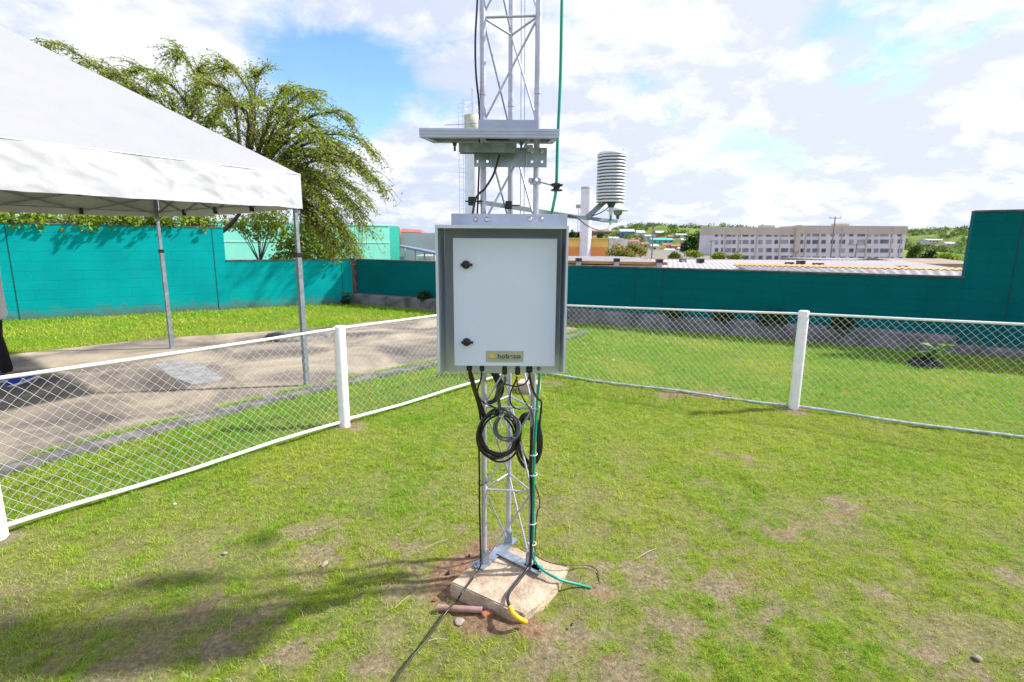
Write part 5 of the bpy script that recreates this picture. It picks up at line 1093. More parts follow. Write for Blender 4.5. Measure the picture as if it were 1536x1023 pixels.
def silo(name, label, px, ytop, Y, rad, railing):
    c = at(px, ytop, Y); r = empty(name, (c.x, c.y, GZ), label, 'water tower'); mb = MB(); mb.lathe((c.x, c.y, GZ), [(rad, 0), (rad, c.z-GZ)], 28); mb.build('tank', M['silo'], r)
    band = .9 if railing else .22; mb = MB(); mb.lathe((c.x, c.y, c.z-band), [(rad+.012, 0), (rad+.012, band+.02), (0, band+.05)], 28, cap=False); mb.build('top_band', M['silo_top'] if railing else M['frame_grey'], r)
    if railing:
        for k in range(10):
            t = k/10*2*math.pi; p = Vector((c.x+math.cos(t)*rad*.95, c.y+math.sin(t)*rad*.95, c.z)); mb = MB(); mb.cyl(p, p+Vector((0, 0, 1.0)), .018, 6); mb.build('rail_post', M['silo'], r)
        for z in (.5, 1.0):
            mb = MB(); mb.tube([(c.x+math.cos(k*math.pi/10)*rad*.95, c.y+math.sin(k*math.pi/10)*rad*.95, c.z+z) for k in range(21)], .018, 6); mb.build('handrail', M['silo'], r)
        lx = c.x-rad-.25
        for s in (-.16, .16): mb = MB(); mb.cyl((lx+s, c.y-.1, GZ), (lx+s, c.y-.1, c.z+1.1), .022, 6); mb.build('ladder_rail', M['silo'], r)
        mb = MB(); z = GZ
        while z < c.z+1: mb.beam((lx-.16, c.y-.1, z), (lx+.16, c.y-.1, z), .022, .022); z += .30
        mb.build('ladder_rungs', M['silo'], r)
        z = GZ+2
        while z < c.z+1.1: mb = MB(); mb.tube([(lx+.3*math.cos(t), c.y-.1-.33*math.sin(t), z) for t in [k*math.pi/8 for k in range(9)]], .015, 5); mb.build('cage_hoop', M['silo'], r); z += 1.3
        mb = MB(); mb.cyl((c.x, c.y, c.z), (c.x, c.y, c.z+1.75), .03, 6); mb.lathe((c.x, c.y, c.z+1.75), [(.0, 0), (.07, .05), (.0, .14)], 8); mb.build('beacon', M['frame_grey'], r)
M['silo'] = mat('silo_paint', (.74, .74, .80), .5, c2=(.66, .66, .71), scale=1.2)
M['silo_top'] = mat('silo_top_paint', (.50, .50, .38), .6, c2=(.36, .38, .28), scale=2)
silo('water_tower', 'tall white cylindrical water tower with ladder and railing behind the mast', 708.5, 174, 40, .58, True)
silo('water_tower', 'shorter plain white cylindrical tower beside the radiation shield', 880.5, 281, 60, .66, False)
# yellow and orange building
r, a, b = house_box('yellow_building', 'yellow and orange building with a white gable right of the cabinet', 'building', 800, 913, 358, 60, 10, M['yellowwall'])
p = at(800, 370, 60); mb = MB(); mb.box(((p.x+b.x)/2, 59.985-.03, (p.z+GZ)/2), (b.x-p.x+.02, .06, p.z-GZ)); mb.build('lower_wall', M['orangewall'], r)
g0 = at(913.3, 358, 60); g1 = at(927, 359, 66); mb = MB(); mb.prism([(g0.x+.02, 60), (g1.x, 60.4), (g1.x, 69), (g0.x+.02, 69.6)], GZ, g0.z-.02); mb.build('gable', M['whitewall'], r)
mb = MB(); mb.box(((a.x+b.x)/2, 64.9, a.z+.06), (b.x-a.x+.2, 10.3, .12)); mb.build('roof', M['yellowwall'], r)
r, a, b = house_box('low_hall', 'low white walled hall with a flat roof below the orange wall', 'building', 830, 962, 386.5, 38, 6, M['whitewall'])
for i, (x0, x1) in enumerate(((874, 888),)):
    p = at(x0, 387.5, 37.9); q = at(x1, 391, 37.9); mb = MB(); mb.box(((p.x+q.x)/2, 37.97, (p.z+q.z)/2), (q.x-p.x, .05, p.z-q.z)); mb.build('window', M['glassdark'], r)
r = empty('long_shed', (8, 20, GZ), 'long low shed with a whitish corrugated roof just beyond the shaded wall', 'building')
A_, B_, C_, D_ = Vector((1.0, 13.4, .70)), Vector((13.5, 12.4, .74)), Vector((26, 35, .80)), Vector((6, 36.0, .74)); corrugated([A_, B_, C_, D_], M['roof_white'], 'roof', r, .18, .016)
mb = MB(); mb.prism([(1.3, 13.8), (13.3, 12.8), (25.5, 34.6), (6.2, 35.6)], GZ, .52); mb.build('wall', M['whitewall'], r)
r = empty('ochre_shed', (0.5, 18, GZ), 'low shed with an ochre fascia strip left of the long corrugated roof', 'building')
p = at(838, 392.5, 17); q = at(1000, 395.5, 17); mb = MB(); mb.beam(p, q, .16, .09, up=(0, 0, 1)); mb.build('fascia', M['ochre'], r); mb = MB(); mb.prism([(p.x, 17.1), (q.x, 17.1), (q.x+.6, 26), (p.x, 26)], q.z-.02, q.z+.05); mb.build('roof', M['roof_grey'], r); mb = MB(); mb.prism([(p.x, 17.3), (q.x-.1, 17.3), (q.x+.3, 25.8), (p.x, 25.8)], GZ, q.z-.07); mb.build('wall', M['whitewall'], r)
r = empty('workshop', (11, 12, GZ), 'low workshop with grey corrugated eave and ochre upper roof behind the shaded wall', 'building')
nl_, nr_, fr_, fl_ = at(1148, 411.5, 12.2), at(1470, 422, 9.4), at(1470, 407.5, 14), at(1104, 399, 18); corrugated([nl_, nr_, fr_, fl_], M['roof_grey'], 'lower_roof', r, .16, .02)
mb = MB(); mb.beam(nl_+Vector((0, -.03, -.06)), nr_+Vector((0, -.03, -.06)), .07, .10); mb.build('gutter', M['frame_grey'], r)
u0, u1, u2, u3 = fl_+Vector((0, .2, .03)), fr_+Vector((0, .2, .03)), at(1470, 402.3, 17.5), at(1112, 394.6, 22); corrugated([u0, u1, u2, u3], M['ochre'], 'upper_roof', r, .16, .012)
mb = MB(); mb.prism([(nl_.x+.2, nl_.y+.3), (nr_.x, nr_.y+.3), (u2.x, u2.y-.3), (u3.x, u3.y-.3)], GZ, .35); mb.build('wall', M['whitewall'], r)
r, a, b = house_box('grey_shed', 'grey flat shed with dark openings in front of the right apartment block', 'building', 1247, 1366, 391.5, 45, 8, M['pale'])
mb = MB(); mb.box(((a.x+b.x)/2, 48.9, a.z+.05), (b.x-a.x+.5, 8.6, .14)); mb.build('roof', M['roof_grey'], r)
r, a, b = house_box('brown_roof_shed', 'low shed with a brown roof next to the tall wall section', 'building', 1366.5, 1475, 395, 40, 8, M['beige'])
mb = MB(); mb.add([(a.x-.1, 39.6, a.z), (b.x, 39.6, a.z), (b.x, 44, a.z+.30), (a.x-.1, 44, a.z+.30), (a.x-.1, 48.2, a.z), (b.x, 48.2, a.z)], [(0, 1, 2, 3), (3, 2, 5, 4), (0, 3, 4), (1, 5, 2), (0, 4, 5, 1)]); mb.build('roof', M['roof_brown'], r)
p = at(928, 388.3, 38.5); q = at(1245, 391.5, 42); mb = MB(); mb.beam(p, q, .14, .10); tag(mb.build('ridge_strip', M['peach']), 'thin orange roof ridge running along the far edge of the whitish roof', 'roof ridge')
for i, (px, py, w, h, Y, lab) in enumerate(((868, 389.5, 9, 5, 16.8, 'dark roof unit nearest the cabinet, on the ochre fascia shed'), (925, 390, 8.5, 5, 16.8, 'dark roof unit on the ochre fascia shed, second from the cabinet'), (989, 391.5, 9, 5, 16.8, 'dark roof unit at the right end of the ochre fascia'), (1024, 391, 9, 6, 30, 'grey blue roof unit alone on the whitish roof'), (1050.5, 391, 9.5, 6, 28, 'black roof unit on the whitish roof, left of the apartment blocks'), (1184, 395, 10, 3.6, 26, 'flat dark roof unit left of the big one on the whitish roof'), (1201, 394, 10, 6, 26, 'biggest dark roof unit below the joint of the two apartment blocks'), (1227, 397, 12, 5, 25, 'dark roof unit right of the biggest one, above the ochre roof'), (1353, 400.5, 12.5, 3.4, 24, 'low dark roof unit near the tall wall section'))):
    c = at(px, py, Y); W = sz(w, Y*1.02); Hh = sz(h, Y*1.02); r = empty('roof_unit', (c.x, c.y, c.z-Hh/2), lab, 'roof unit'); mb = MB(); mb.box(c, (W, W*.8, Hh), None, W*.03); mb.build('casing', M['dark_unit'], r)
    mb = MB(); mb.box(c+Vector((0, -W*.4-.004, 0)), (W*.7, .01, Hh*.55)); mb.build('grille', M['frame_grey'] if i == 3 else M['black'], r)
    mb = MB(); mb.box(c+Vector((0, 0, -Hh*.5-.08)), (W*.8, W*.5, .155)); mb.build('stand', M['frame_grey'], r)

# apartment blocks
M['apt'] = mat('apartment_render', (.68, .65, .65), .85, c2=(.60, .57, .58), scale=.15)
M['apt_top'] = mat('apartment_beige', (.50, .44, .38), .85, var=.05, scale=.2)
def apartment(label, x0, x1, ytl, ytr, Y, cols_, rows, strip, seed):
    rr = random.Random(seed); a = at(x0, ytl, Y); b = at(x1, ytr, Y); zt = (a.z+b.z)/2; r = empty('apartment_block', ((a.x+b.x)/2, Y, GZ-2), label, 'apartment block')
    mb = MB(); mb.box(((a.x+b.x)/2, Y+6, (zt+GZ-2)/2), (b.x-a.x, 12, zt-GZ+2)); mb.build('wall', M['apt'], r)
    h = at(x0, ytl+10, Y).z; mb = MB(); mb.box(((a.x+b.x)/2, Y+5.9, (zt+h)/2+.15), (b.x-a.x+.25, 12.1, zt-h)); mb.build('parapet', M['apt_top'], r)
    for px in strip[0]: 
        c = at(px, 360, Y); mb = MB(); mb.box((c.x, Y-.12, (zt+GZ-2)/2), (.28, .24, zt-GZ+1.9)); mb.build('pilaster', M['apt_top'], r)
    if strip[1]: c = at(strip[1], 360, Y); mb = MB(); mb.box((c.x, Y-.5, (zt+GZ-2)/2+.1), (1.5, 1.0, zt-GZ+2.3)); mb.build('sunlit_side', M['apt_top'], r)  # beige strip standing in for the block's sunlit side face
    for z_i, py in enumerate(rows):
        for px, w in cols_:
            py2 = py+(px-x0)*(.0+(.0, -.006, .002, .006)[z_i]); c = at(px, py2, Y); W = sz(w, Y); Hh = sz(5.4, Y)
            f = MB(); f.box((c.x, Y-.03, c.z), (W+.16, .08, Hh+.16)); wo = f.build('window', M['frame_grey'], r)
            g = MB(); g.box((c.x, Y-.075, c.z), (W, .03, Hh)); g.build('pane', M['glassdark'] if rr.random() < .6 else M['glasslight'], wo)
    for px in strip[2]:
        c = at(px, 338, Y+4); mb = MB(); mb.box((c.x, Y+5, zt+.5), (4.2, 3, 1.0)); mb.build('roof_tank', M['apt_top'], r)
s_ = lambda x: 1040+x/3.84
apartment('left one of the two grey four storey apartment blocks', 1070, 1195, 342.5, 341, 172, [(s_(133), 4.5), (s_(165), 2.5), (s_(200), 9), (s_(234), 4.5), (s_(265), 4), (s_(300), 8.5), (s_(340), 4.5), (s_(387), 5.5), (s_(435), 7.5), (s_(477), 5), (s_(525), 10), (s_(567), 5)], [352, 363.3, 375, 386], ([1088, 1108, 1135, 1170], None, [1152]), 3)
apartment('right, wider one of the two grey four storey apartment blocks', 1197.5, 1361.5, 341, 337.8, 172, [(s_(625), 4), (s_(663), 5), (s_(705), 9.5), (s_(750), 6), (s_(803), 6), (s_(857), 8.5), (s_(910), 6), (s_(967), 11), (s_(1012), 5.5), (s_(1053), 6), (s_(1100), 12), (s_(1145), 2.5), (s_(1190), 6.5)], [351.5, 363, 375.5, 387.5], ([1208, 1228, 1262, 1300, 1337, 1351], 1194.5, [1263]), 5)

# utility poles
def pole(label, px, ytop, Y, arm=2.0, r_=.14, arms=1):
    c = at(px, ytop, Y); r = empty('utility_pole', (c.x, c.y, GZ), label, 'utility pole'); mb = MB(); mb.lathe((c.x, c.y, GZ), [(r_*1.3, 0), (r_*.8, c.z-GZ)], 10); mb.build('pole', M['polemat'], r)
    for k in range(arms):
        z = c.z-.3-k*1.0; mb = MB(); mb.beam((c.x-arm/2, c.y, z), (c.x+arm/2, c.y, z), .12, .12); mb.build('crossarm', M['polemat'], r)
        for s in (-.45, 0, .45): mb = MB(); mb.cyl((c.x+s*arm, c.y, z+.06), (c.x+s*arm, c.y, z+.35), .05, 6); mb.build('insulator', M['black'], r)
M['polemat'] = mat('weathered_pole', (.22, .19, .18), .9, var=.2)
pole('tall utility pole in front of the right apartment block', 1253, 325, 110, 2.4, .13, 1)
pole('utility pole with a crossarm in front of the green hill', 980.5, 334, 95, 2.2, .12, 1)
pole('shorter utility pole right of the tall one, in front of the apartments', 1285.5, 365, 100, 3.2, .12, 1)
pole('slim pole at the left edge of the left apartment block', 1067.5, 360, 105, .8, .09, 1)
pole('short slim pole in front of the left apartment block', 1102.5, 376, 90, .8, .09, 1)
pole('short slim pole at the joint of the two apartment blocks', 1194, 376, 80, .8, .08, 1)
def lattice_far():
    c = at(869.5, 308, 150); r = empty('radio_mast', (c.x, c.y, GZ), 'thin distant radio mast left of the short white tower', 'radio mast'); mb = MB(); w = .45
    for s in (-1, 1): mb.beam((c.x+s*w, c.y, GZ), (c.x+s*w*.7, c.y, c.z), .12, .12)
    mb.build('uprights', M['frame_grey'], r); mb = MB(); z = GZ; k = 0
    while z < c.z-1: mb.beam((c.x-w*.85, c.y, z), (c.x+w*.85, c.y, z+.9), .08, .08) if k % 2 else mb.beam((c.x+w*.85, c.y, z), (c.x-w*.85, c.y, z+.9), .08, .08); z += .9; k += 1
    mb.build('bracing', M['frame_grey'], r); mb = MB(); mb.box((c.x, c.y, c.z-.3), (2.0, .8, 1.0)); mb.build('antenna', M['frame_grey'], r)
lattice_far()

# ------------------------------------------------------------------ hills, hillside houses and far trees
def hill_h(x, y, peaks):
    z = GZ-1+np.zeros_like(x)
    for cx, cy, sx, sy, h in peaks: z = np.maximum(z, GZ-1+(h-GZ+1)*np.exp(-((x-cx)/sx)**4-np.abs((y-cy)/sy)**2.4))
    return z+(fbm(x, y, .02, 5, 4)-.5)*5+(fbm(x, y, .09, 9, 3)-.5)*2.0
pA = at(985, 340, 560); PK1 = [(pA.x, 560, 72, 260, pA.z-1.0), (at(905, 352, 520).x, 540, 60, 220, at(905, 352, 520).z-2)]
PK2 = [(at(1470, 346, 620).x, 640, 120, 300, at(1450, 345, 620).z), (at(1385, 352, 600).x, 640, 60, 300, at(1385, 352, 600).z-1)]
PK3 = [(at(740, 366, 800).x, 900, 300, 260, 9), (at(300, 360, 900).x, 1000, 400, 300, 12)]
def hillmat(name, cols, pos, sc):
    m, nt, b, out = NT(name); N = nt.nodes; L = nt.links; tc = N.new('ShaderNodeTexCoord'); n = N.new('ShaderNodeTexNoise'); n.inputs['Scale'].default_value = sc; n.inputs['Detail'].default_value = 9; n.inputs['Roughness'].default_value = .7; L.new(tc.outputs['Object'], n.inputs['Vector'])
    cr = N.new('ShaderNodeValToRGB'); el = cr.color_ramp.elements
    while len(el) < len(cols): el.new(.5)
    for i in range(len(cols)): el[i].position = pos[i]; el[i].color = c4(cols[i])
    L.new(n.outputs['Fac'], cr.inputs[0]); L.new(cr.outputs[0], b.inputs['Base Color']); b.inputs['Roughness'].default_value = 1; b.inputs['Specular IOR Level'].default_value = .1; return m
M['hill'] = hillmat('hill_vegetation', [(.05, .10, .03), (.12, .18, .04), (.20, .24, .06), (.28, .22, .12)], [.33, .47, .60, .74], .05)
def hill(peaks, x0, x1, y0, y1, n=120):
    xs = np.linspace(x0, x1, n); ys = np.linspace(y0, y1, n); X, Y = np.meshgrid(xs, ys); Z = hill_h(X, Y, peaks); mb = MB()
    ed = np.minimum(np.minimum((X-x0), (x1-X)), np.minimum(Y-y0, y1-Y)); Z = np.where(ed < 8, GZ-5, Z)
    mb.add([tuple(p) for p in np.stack([X, Y, Z], -1).reshape(-1, 3)], [(j*n+i, j*n+i+1, (j+1)*n+i+1, (j+1)*n+i) for j in range(n-1) for i in range(n-1)], True); o = mb.build('hill', M['hill']); return tag(o, kind='structure')
hill(PK1, 20, 290, 220, 900); hill(PK2, 290, 820, 330, 1100); hill(PK3, -900, 260, 560, 1400)
def on_hill(px, py, peaks, y0=235, y1=620):
    for Y in np.arange(y0, y1, 4.0):
        p = at(px, py, Y)
        if hill_h(np.array([p.x]), np.array([Y]), peaks)[0] >= p.z: return Vector((p.x, Y, p.z))
    return at(px, py, y1*.8)
def hut(name, label, px, py, w, h, wallm, roofm, peaks, cat='house', gable=True, group=None, Y=None):
    """py is where the house meets the slope, w and h its size in the photo"""
    p = on_hill(px, py, peaks) if Y is None else at(px, py, Y); W = sz(w*1.15, p.y); Hh = sz(h*1.35, p.y); D = max(4, W*.7); r = empty(name, p, label, cat, group); mb = MB(); mb.box((p.x, p.y+D/2, p.z+Hh*.35-2), (W, D, Hh*.7+4)); mb.build('wall', wallm, r)
    mb = MB(); z = p.z+Hh*.7+.01; o = .3; a, b_, c, d = (p.x-W/2-o, p.y-o), (p.x+W/2+o, p.y-o), (p.x+W/2+o, p.y+D+o), (p.x-W/2-o, p.y+D+o); k = Hh*.3
    mb.add([(*a, z), (*b_, z), (*c, z), (*d, z), (a[0], p.y+D/2, z+k), (b_[0], p.y+D/2, z+k)], [(0, 1, 5, 4), (3, 4, 5, 2), (0, 4, 3), (1, 2, 5), (0, 3, 2, 1)]); mb.build('roof', roofm, r)
    n = max(1, int(W/3.2))
    for i in range(n): mb = MB(); mb.box((p.x-W/2+(i+.5)*W/n, p.y-.03, p.z+Hh*.35), (min(1.3, W/n*.5), .08, Hh*.28)); mb.build('window', M['glassdark'], r)
M['brickwall'] = mat('raw_brick_wall', (.36, .17, .10), .9, var=.2, scale=.5); M['bluewall'] = mat('blue_render', (.16, .21, .36), .85, var=.08, scale=.3); M['tealroof'] = mat('turquoise_render', (.10, .42, .42), .7, var=.1); M['pinkwall'] = mat('pink_render', (.52, .34, .28), .85, var=.1, scale=.4); M['rust'] = mat('rusty_roof', (.30, .14, .10), .85, var=.25, scale=.5); M['lightroof'] = mat('light_sheet_roof', (.52, .52, .54), .6, var=.1, scale=.5)
H = [(941, 356, 18, 9, 'bluewall', 'lightroof', 'wide blue house high on the hillside, left of the hill crest'), (911, 352, 34, 5, 'rust', 'rust', 'long red roofed building along the ridge behind the small sensor'), (921, 362, 12, 5, 'whitewall', 'lightroof', 'white house below the long red roofed one'), (961, 358, 10, 9, 'whitewall', 'lightroof', 'white house with a stepped outline right of the blue house'), (990, 356, 10, 7, 'brickwall', 'lightroof', 'brick house with a grey roof behind the crossarm pole'), (976, 359, 14, 5, 'pale', 'lightroof', 'grey house left of the brick house on the slope'), (994, 366, 28, 6.5, 'tealroof', 'tealroof', 'long turquoise building halfway up the hillside'), (1011, 360, 14, 5, 'brickwall', 'rust', 'brick house above the right end of the turquoise building'), (1023, 356, 14, 4, 'whitewall', 'lightroof', 'small white roofed house highest on the right slope'), (1027, 366, 8, 6, 'pinkwall', 'lightroof', 'pink house right of the turquoise building'), (942, 369, 30, 7, 'whitewall', 'rust', 'white house with a wide red brown roof above the yellow green bush'), (1001, 373, 12, 6, 'yellowwall', 'rust', 'yellow house under the turquoise building'), (1015, 376, 14, 7, 'brickwall', 'rust', 'brick house lowest on the slope near the dark trees'), (982, 376, 9, 7, 'whitewall', 'lightroof', 'small white house at the foot of the crossarm pole'), (968, 372, 9, 6, 'pinkwall', 'rust', 'pinkish house left of the crossarm pole foot'), (955, 364, 12, 5, 'brickwall', 'rust', 'brick house between the blue house and the wide red brown roof'), (1024, 379, 10, 6, 'beige', 'lightroof', 'beige house at the foot of the dark trees'), (930, 365, 9, 5, 'pinkwall', 'lightroof', 'small pink house under the blue house'), (1005, 380, 12, 5, 'pale', 'lightroof', 'low grey house at the slope foot beside the brick one'), (897, 361, 12, 5, 'whitewall', 'rust', 'white house with a red roof directly right of the short white tower')]
for h in H: hut('hillside_house', h[6], h[0], h[1], h[2], h[3], M[h[4]], M[h[5]], PK1)
H2 = [(1392, 372, 14, 5, 'bluewall', 'lightroof', 'bluish house on the right hill, right of the apartments'), (1408, 364, 26, 4, 'pale', 'lightroof', 'long grey building high on the right hill'), (1412, 376, 12, 6, 'pinkwall', 'rust', 'pink house low on the right hill'), (1381, 378, 9, 5, 'whitewall', 'rust', 'small white house low on the right hill beside the apartments'), (1426, 370, 12, 5, 'whitewall', 'lightroof', 'white house on the right hill next to the tall wall')]
for h in H2: hut('hillside_house', h[6], h[0], h[1], h[2], h[3], M[h[4]], M[h[5]], PK2)
def hill_wood(peaks, x0, x1, y0, y1, n, label, seed, thr):
    g = np.random.default_rng(seed); x = g.uniform(x0, x1, n*3); y = g.uniform(y0, y1, n*3); k = (fbm(x, y, .03, seed, 4) > thr); x = x[k][:n]; y = y[k][:n]; z = hill_h(x, y, peaks); k = z > GZ; x, y, z = x[k], y[k], z[k]; P = []
    for i in range(len(x)):
        m = 26; d = g.normal(size=(m, 3)); d /= np.linalg.norm(d, axis=1)[:, None]; s = g.uniform(1.3, 3.0); P.append(np.array([x[i], y[i], z[i]+s*.7])+d*s*[1, 1, .85]*(.6+.4*g.random((m, 1))))
    P = np.concatenate(P); m = len(P); a = g.normal(size=(m, 3)); a /= np.linalg.norm(a, axis=1)[:, None]; b = np.cross(a, g.normal(size=(m, 3))); b /= np.linalg.norm(b, axis=1)[:, None]; s = g.uniform(.7, 1.5, (m, 1))
    q = np.stack([P, P+a*s*.5+b*s*.4, P+a*s, P+a*s*.5-b*s*.4], 1).reshape(-1, 3); tag(quads_obj('wood', q, M['leaf_mid']), label, 'woodland', kind='stuff')
hill_wood(PK1, 40, 270, 240, 600, 900, 'patchy woodland and scrub over the left hillside', 3, .56)
hill_wood(PK2, 340, 700, 380, 700, 1900, 'dense woodland covering the right hill', 4, .42)
hill_wood(PK3, -500, 200, 620, 1000, 900, 'distant woodland along the horizon behind the cabinet', 6, .45)
def ft(label, px, ybase, ytop, w, Y, m, seed, n=900, name='tree', cat='tree', size=.8, group=None):
    c = at(px, ytop, Y); z0 = min(at(px, ybase, Y).z, GZ+1) if Y < 150 else at(px, ybase, Y).z; W = sz(w, Y)/2; zb = at(px, ybase, Y).z; Hh = c.z-zb; rr = random.Random(seed); bl = []
    for k in range(6): bl.append(((c.x+rr.uniform(-.55, .55)*W, Y+rr.uniform(-.5, .5)*W, zb+Hh*rr.uniform(.3, .8)), (W*.55, W*.5, Hh*.28)))
    bl.append(((c.x, Y, c.z-Hh*.25), (W*.5, W*.5, Hh*.27)))
    plant(name, label, (c.x, Y, min(zb, GZ)), bl, n, size, m, seed, cat, sz(1.0, Y)*.5, group, hole=.38)
ft('dark green tree at the left edge of the apartment blocks', 1060, 388, 352, 26, 200, M['leaf_dark'], 71, 1500)
ft('dark rounded tree left of the one touching the apartment block', 1040, 388, 352, 26, 210, M['leaf_dark'], 72, 1500)
ft('dark tree above the brick house at the slope foot', 1030, 386, 362, 20, 190, M['leaf_dark'], 73, 1100)
ft('tall mid green tree behind the dark trees', 1050, 372, 345, 20, 240, M['leaf_mid'], 74, 1000)
ft('dark tree right of the short white tower', 900, 358, 350, 14, 260, M['leaf_dark'], 75, 500)
ft('rounded dark tree left of the short white tower, nearest the cabinet', 858, 360, 347, 14, 120, M['leaf_dark'], 76, 600, size=.5)
ft('dark tree touching the left side of the short white tower', 868, 360, 348, 10, 122, M['leaf_dark'], 77, 500, size=.5)
ft('yellow green tree low in front of the left apartment block, by its left end', 1078, 392, 380, 24, 80, M['leaf_bush'], 78, 900, size=.35)
ft('low yellow green bush in front of the left apartment block, middle', 1104, 391, 382, 22, 82, M['leaf_bush'], 79, 800, 'bush', 'bush', .35)
ft('bright green bush beneath the dark trees', 1040, 390, 377, 26, 70, M['leaf_bush'], 80, 900, 'bush', 'bush', .3)
ft('bright green bush left of the one beneath the dark trees', 1012, 390, 379, 22, 75, M['leaf_mid'], 81, 800, 'bush', 'bush', .3)
ft('mid green tree at the right end of the apartment blocks', 1374, 397, 366, 22, 150, M['leaf_mid'], 82, 1200, size=.6)
ft('yellow green tree left of the tall wall section', 1420, 398, 380, 36, 110, M['leaf_bush'], 83, 1200, size=.5)
ft('dark tree between the apartments and the yellow green tree', 1396, 396, 374, 22, 140, M['leaf_dark'], 84, 1000, size=.6)
plant('bush', 'loose yellow green bush with reddish tips in front of the orange wall', tuple(at(940, 389, 42).xy)+(GZ,), [(P3(945, 378, 42), (1.0, .9, .50)), (P3(928, 376, 42), (.7, .6, .55)), (P3(962, 380, 42), (.55, .6, .42)), (P3(950, 373, 42), (.5, .5, .4)), (P3(914, 378, 42), (.35, .5, .35))], 2600, .17, M['leaf_reddish'] if 'leaf_reddish' in M else leafmat('reddish_leaves', [(.14, .20, .02), (.30, .34, .04), (.34, .12, .06)], .35), 91, 'bush', .05, hole=.4)

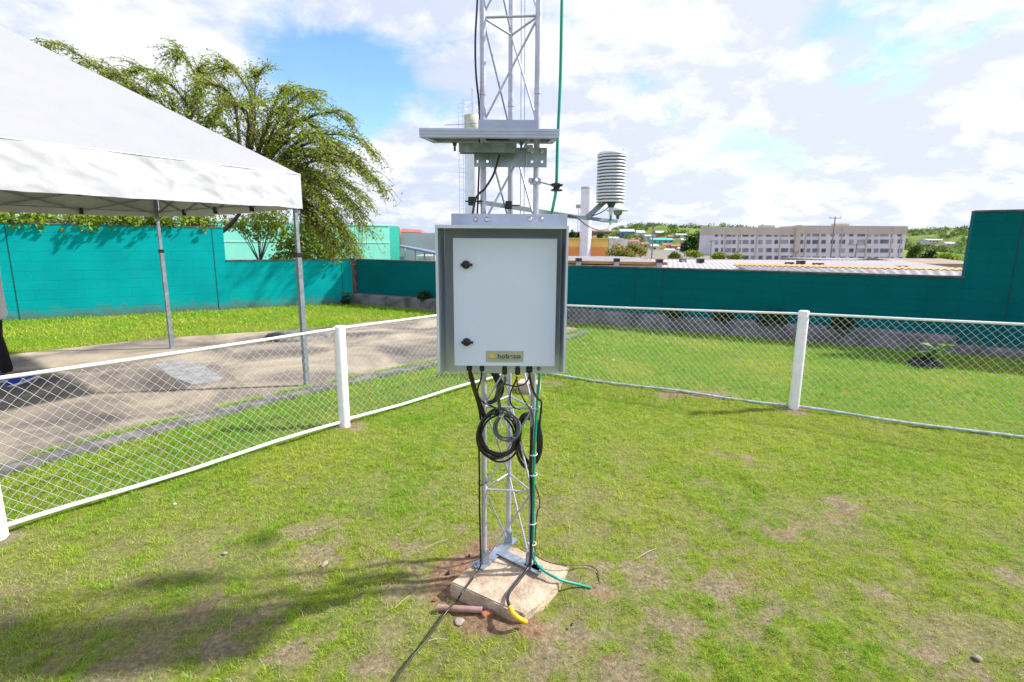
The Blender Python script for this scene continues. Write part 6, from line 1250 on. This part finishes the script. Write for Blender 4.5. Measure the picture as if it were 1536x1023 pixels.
# ------------------------------------------------------------------ person at the left edge
def build_person():
    f = gnd(2, 586); P0 = at(12, 497, 5.75); cx = P0.x-.21; cy = 5.75; r = empty('person', (cx, cy, 0), 'person in a long white top, black trousers and bright blue shoes at the left edge', 'person')
    skin = mat('skin', (.36, .19, .12), .55, var=.06); hair = mat('hair', (.02, .015, .012), .6, var=.3); cloth = mat('white_cloth', (.72, .72, .76), .85, var=.04, bump=.3, bscale=12); black = mat('black_trousers', (.010, .010, .013), .9, var=.3, bump=.3); shoe = mat('blue_shoe', (.015, .05, .42), .5, var=.15); sole = mat('white_sole', (.75, .75, .75), .6, var=.05)
    def skinmesh(name, pts, edges, radii, m, sub=2):
        me = bpy.data.meshes.new(name); me.from_pydata([Vector(p) for p in pts], edges, []); o = bpy.data.objects.new(name, me); col.objects.link(o)
        o.modifiers.new('s', 'SKIN'); sv_ = me.skin_vertices[0].data
        for i, q in enumerate(radii): sv_[i].radius = q if isinstance(q, tuple) else (q, q); sv_[i].use_root = (i == 0)
        s2 = o.modifiers.new('d', 'SUBSURF'); s2.levels = sub; s2.render_levels = sub; bpy.context.view_layer.update(); dg = bpy.context.evaluated_depsgraph_get()
        m2 = bpy.data.meshes.new_from_object(o.evaluated_get(dg)); bpy.data.objects.remove(o)
        m2.materials.clear(); m2.materials.append(m); m2.polygons.foreach_set('use_smooth', [True]*len(m2.polygons)); n = bpy.data.objects.new(name, m2); col.objects.link(n); n.parent = r; return n
    # local coordinates, facing +X (towards the mast)
    hip = (0, 0, .93); pts = [hip, (0, 0, 1.12), (0, 0, 1.32), (.0, 0, 1.41), (.01, 0, 1.50), (.03, 0, 1.575), (.03, 0, 1.67)]; rad = [(.11, .10), (.10, .09), (.12, .09), (.07, .07), .058, (.074, .082), (.092, .100)]; ed = [(i, i+1) for i in range(6)]
    def limb(start, ps, rs):
        prev = start
        for p, q in zip(ps, rs): pts.append(p); rad.append(q); ed.append((prev, len(pts)-1)); prev = len(pts)-1
        return prev
    limb(0, [(.0, -.10, .86), (.10, -.11, .50), (.16, -.11, .12), (.27, -.10, .05)], [.09, .058, .042, .03]); limb(0, [(0, .10, .86), (-.02, .11, .48), (-.14, .11, .12), (-.03, .11, .05)], [.09, .058, .042, .03])
    w1 = limb(3, [(0, -.19, 1.41), (-.03, -.235, 1.14), (.10, -.24, .93)], [.06, .042, .028]); w2 = limb(3, [(0, .19, 1.41), (-.05, .235, 1.14), (.02, .24, .90)], [.06, .042, .028])
    for w, x, y, s in ((w1, .10, -.24, -1), (w2, .02, .24, 1)):
        pm = limb(w, [(x+.02, y, .86)], [(.034, .018)])
        for j, (dx, L_) in enumerate(((-.028, .062), (-.010, .075), (.010, .070), (.028, .055))): limb(pm, [(x+.02+dx, y+s*.002, .86-L_*.6), (x+.02+dx*1.1+.006, y-s*.008, .86-L_*1.15)], [.009, .007])
        limb(w, [(x+.055, y-s*.01, .875), (x+.07, y-s*.02, .84)], [.010, .008])
    skinmesh('body', pts, ed, rad, skin)
    skinmesh('top', [(0, 0, 1.00), (0, 0, .72), (0, 0, 1.18), (0, 0, 1.35), (.005, 0, 1.455), (0, -.185, 1.40), (-.02, -.235, 1.20), (0, .185, 1.40), (-.03, .235, 1.20)], [(0, 1), (0, 2), (2, 3), (3, 4), (3, 5), (5, 6), (3, 7), (7, 8)], [(.185, .16), (.20, .18), (.185, .15), (.19, .155), (.10, .10), .095, .078, .095, .078], cloth)
    skinmesh('trousers', [(0, 0, .92), (.0, -.10, .84), (.10, -.11, .50), (.155, -.11, .13), (0, .10, .84), (-.02, .11, .48), (-.135, .11, .13)], [(0, 1), (1, 2), (2, 3), (0, 4), (4, 5), (5, 6)], [(.10, .10), .095, .075, .060, .095, .075, .060], black)
    skinmesh('hair', [(.015, 0, 1.715), (-.02, 0, 1.675), (-.035, 0, 1.60)], [(0, 1), (1, 2)], [(.092, .095), (.098, .10), (.07, .08)], hair)
    # face
    mb = MB(); mb.lathe((.118, 0, 1.605), [(.0, -.012), (.012, -.01), (.010, .01), (.0, .025)], 8, cap=False); o = mb.build('nose', skin); o.parent = r
    for s in (-1, 1):
        mb = MB(); mb.lathe((.098, s*.03, 1.632), [(0, -.008), (.009, -.004), (.009, .004), (0, .008)], 10, cap=False); o = mb.build('eye', black); o.parent = r
        mb = MB(); mb.lathe((.03, s*.082, 1.61), [(0, -.03), (.018, -.02), (.02, .01), (0, .03)], 10, cap=False); o = mb.build('ear', skin); o.parent = r
    mb = MB(); mb.box((.108, 0, 1.572), (.01, .045, .010), None, .003); o = mb.build('mouth', mat('lips', (.30, .10, .08), .6)); o.parent = r
    # shoes: front one towards the camera side with lifted toe
    for (x, y, yaw, pit) in ((.20, -.11, .55, -.28), (-.08, .11, .1, .0)):
        e = bpy.data.objects.new('shoe', None)
        q = Matrix.Rotation(yaw, 3, 'Z') @ Matrix.Rotation(pit, 3, 'Y'); O = Vector((x, y, 0))
        def SH(prof, z0, z1, w):
            n = 22; vs = []; k = 6
            for j in range(k+1):
                t = j/k; sc = 1-(.55*t**2 if w == 1 else 0); 
                for i in range(n):
                    a = 2*math.pi*i/n; cx_ = math.cos(a); L_ = .150 if cx_ > 0 else .115; X = .05+L_*cx_*(1-.35*t*(cx_ > 0)*(w == 1)); Yv = .050*math.sin(a)*(1-.2*(cx_ < -.2))*(1-.25*t*(w == 1)); zz = z0+(z1-z0)*t*(1 if (w == 0) else (1-.50*max(0, cx_))); vs.append(O+q @ Vector((X, Yv, zz)))
            return vs, [(j*n+i, j*n+(i+1) % n, (j+1)*n+(i+1) % n, (j+1)*n+i) for j in range(k) for i in range(n)]+[tuple(range(n))[::-1], tuple(range(k*n, k*n+n))]
        v, f_ = SH(None, .026, .115, 1); mb = MB(); mb.add(v, f_, True); so_ = mb.build('shoe', shoe); so_.parent = r
        v, f_ = SH(None, .0, .026, 0); v = [O+(p-O)*1.03 for p in v]; mb = MB(); mb.add(v, f_, True); ss = mb.build('sole', sole); ss.parent = so_
    r.rotation_euler = (0, 0, R(20))
build_person()
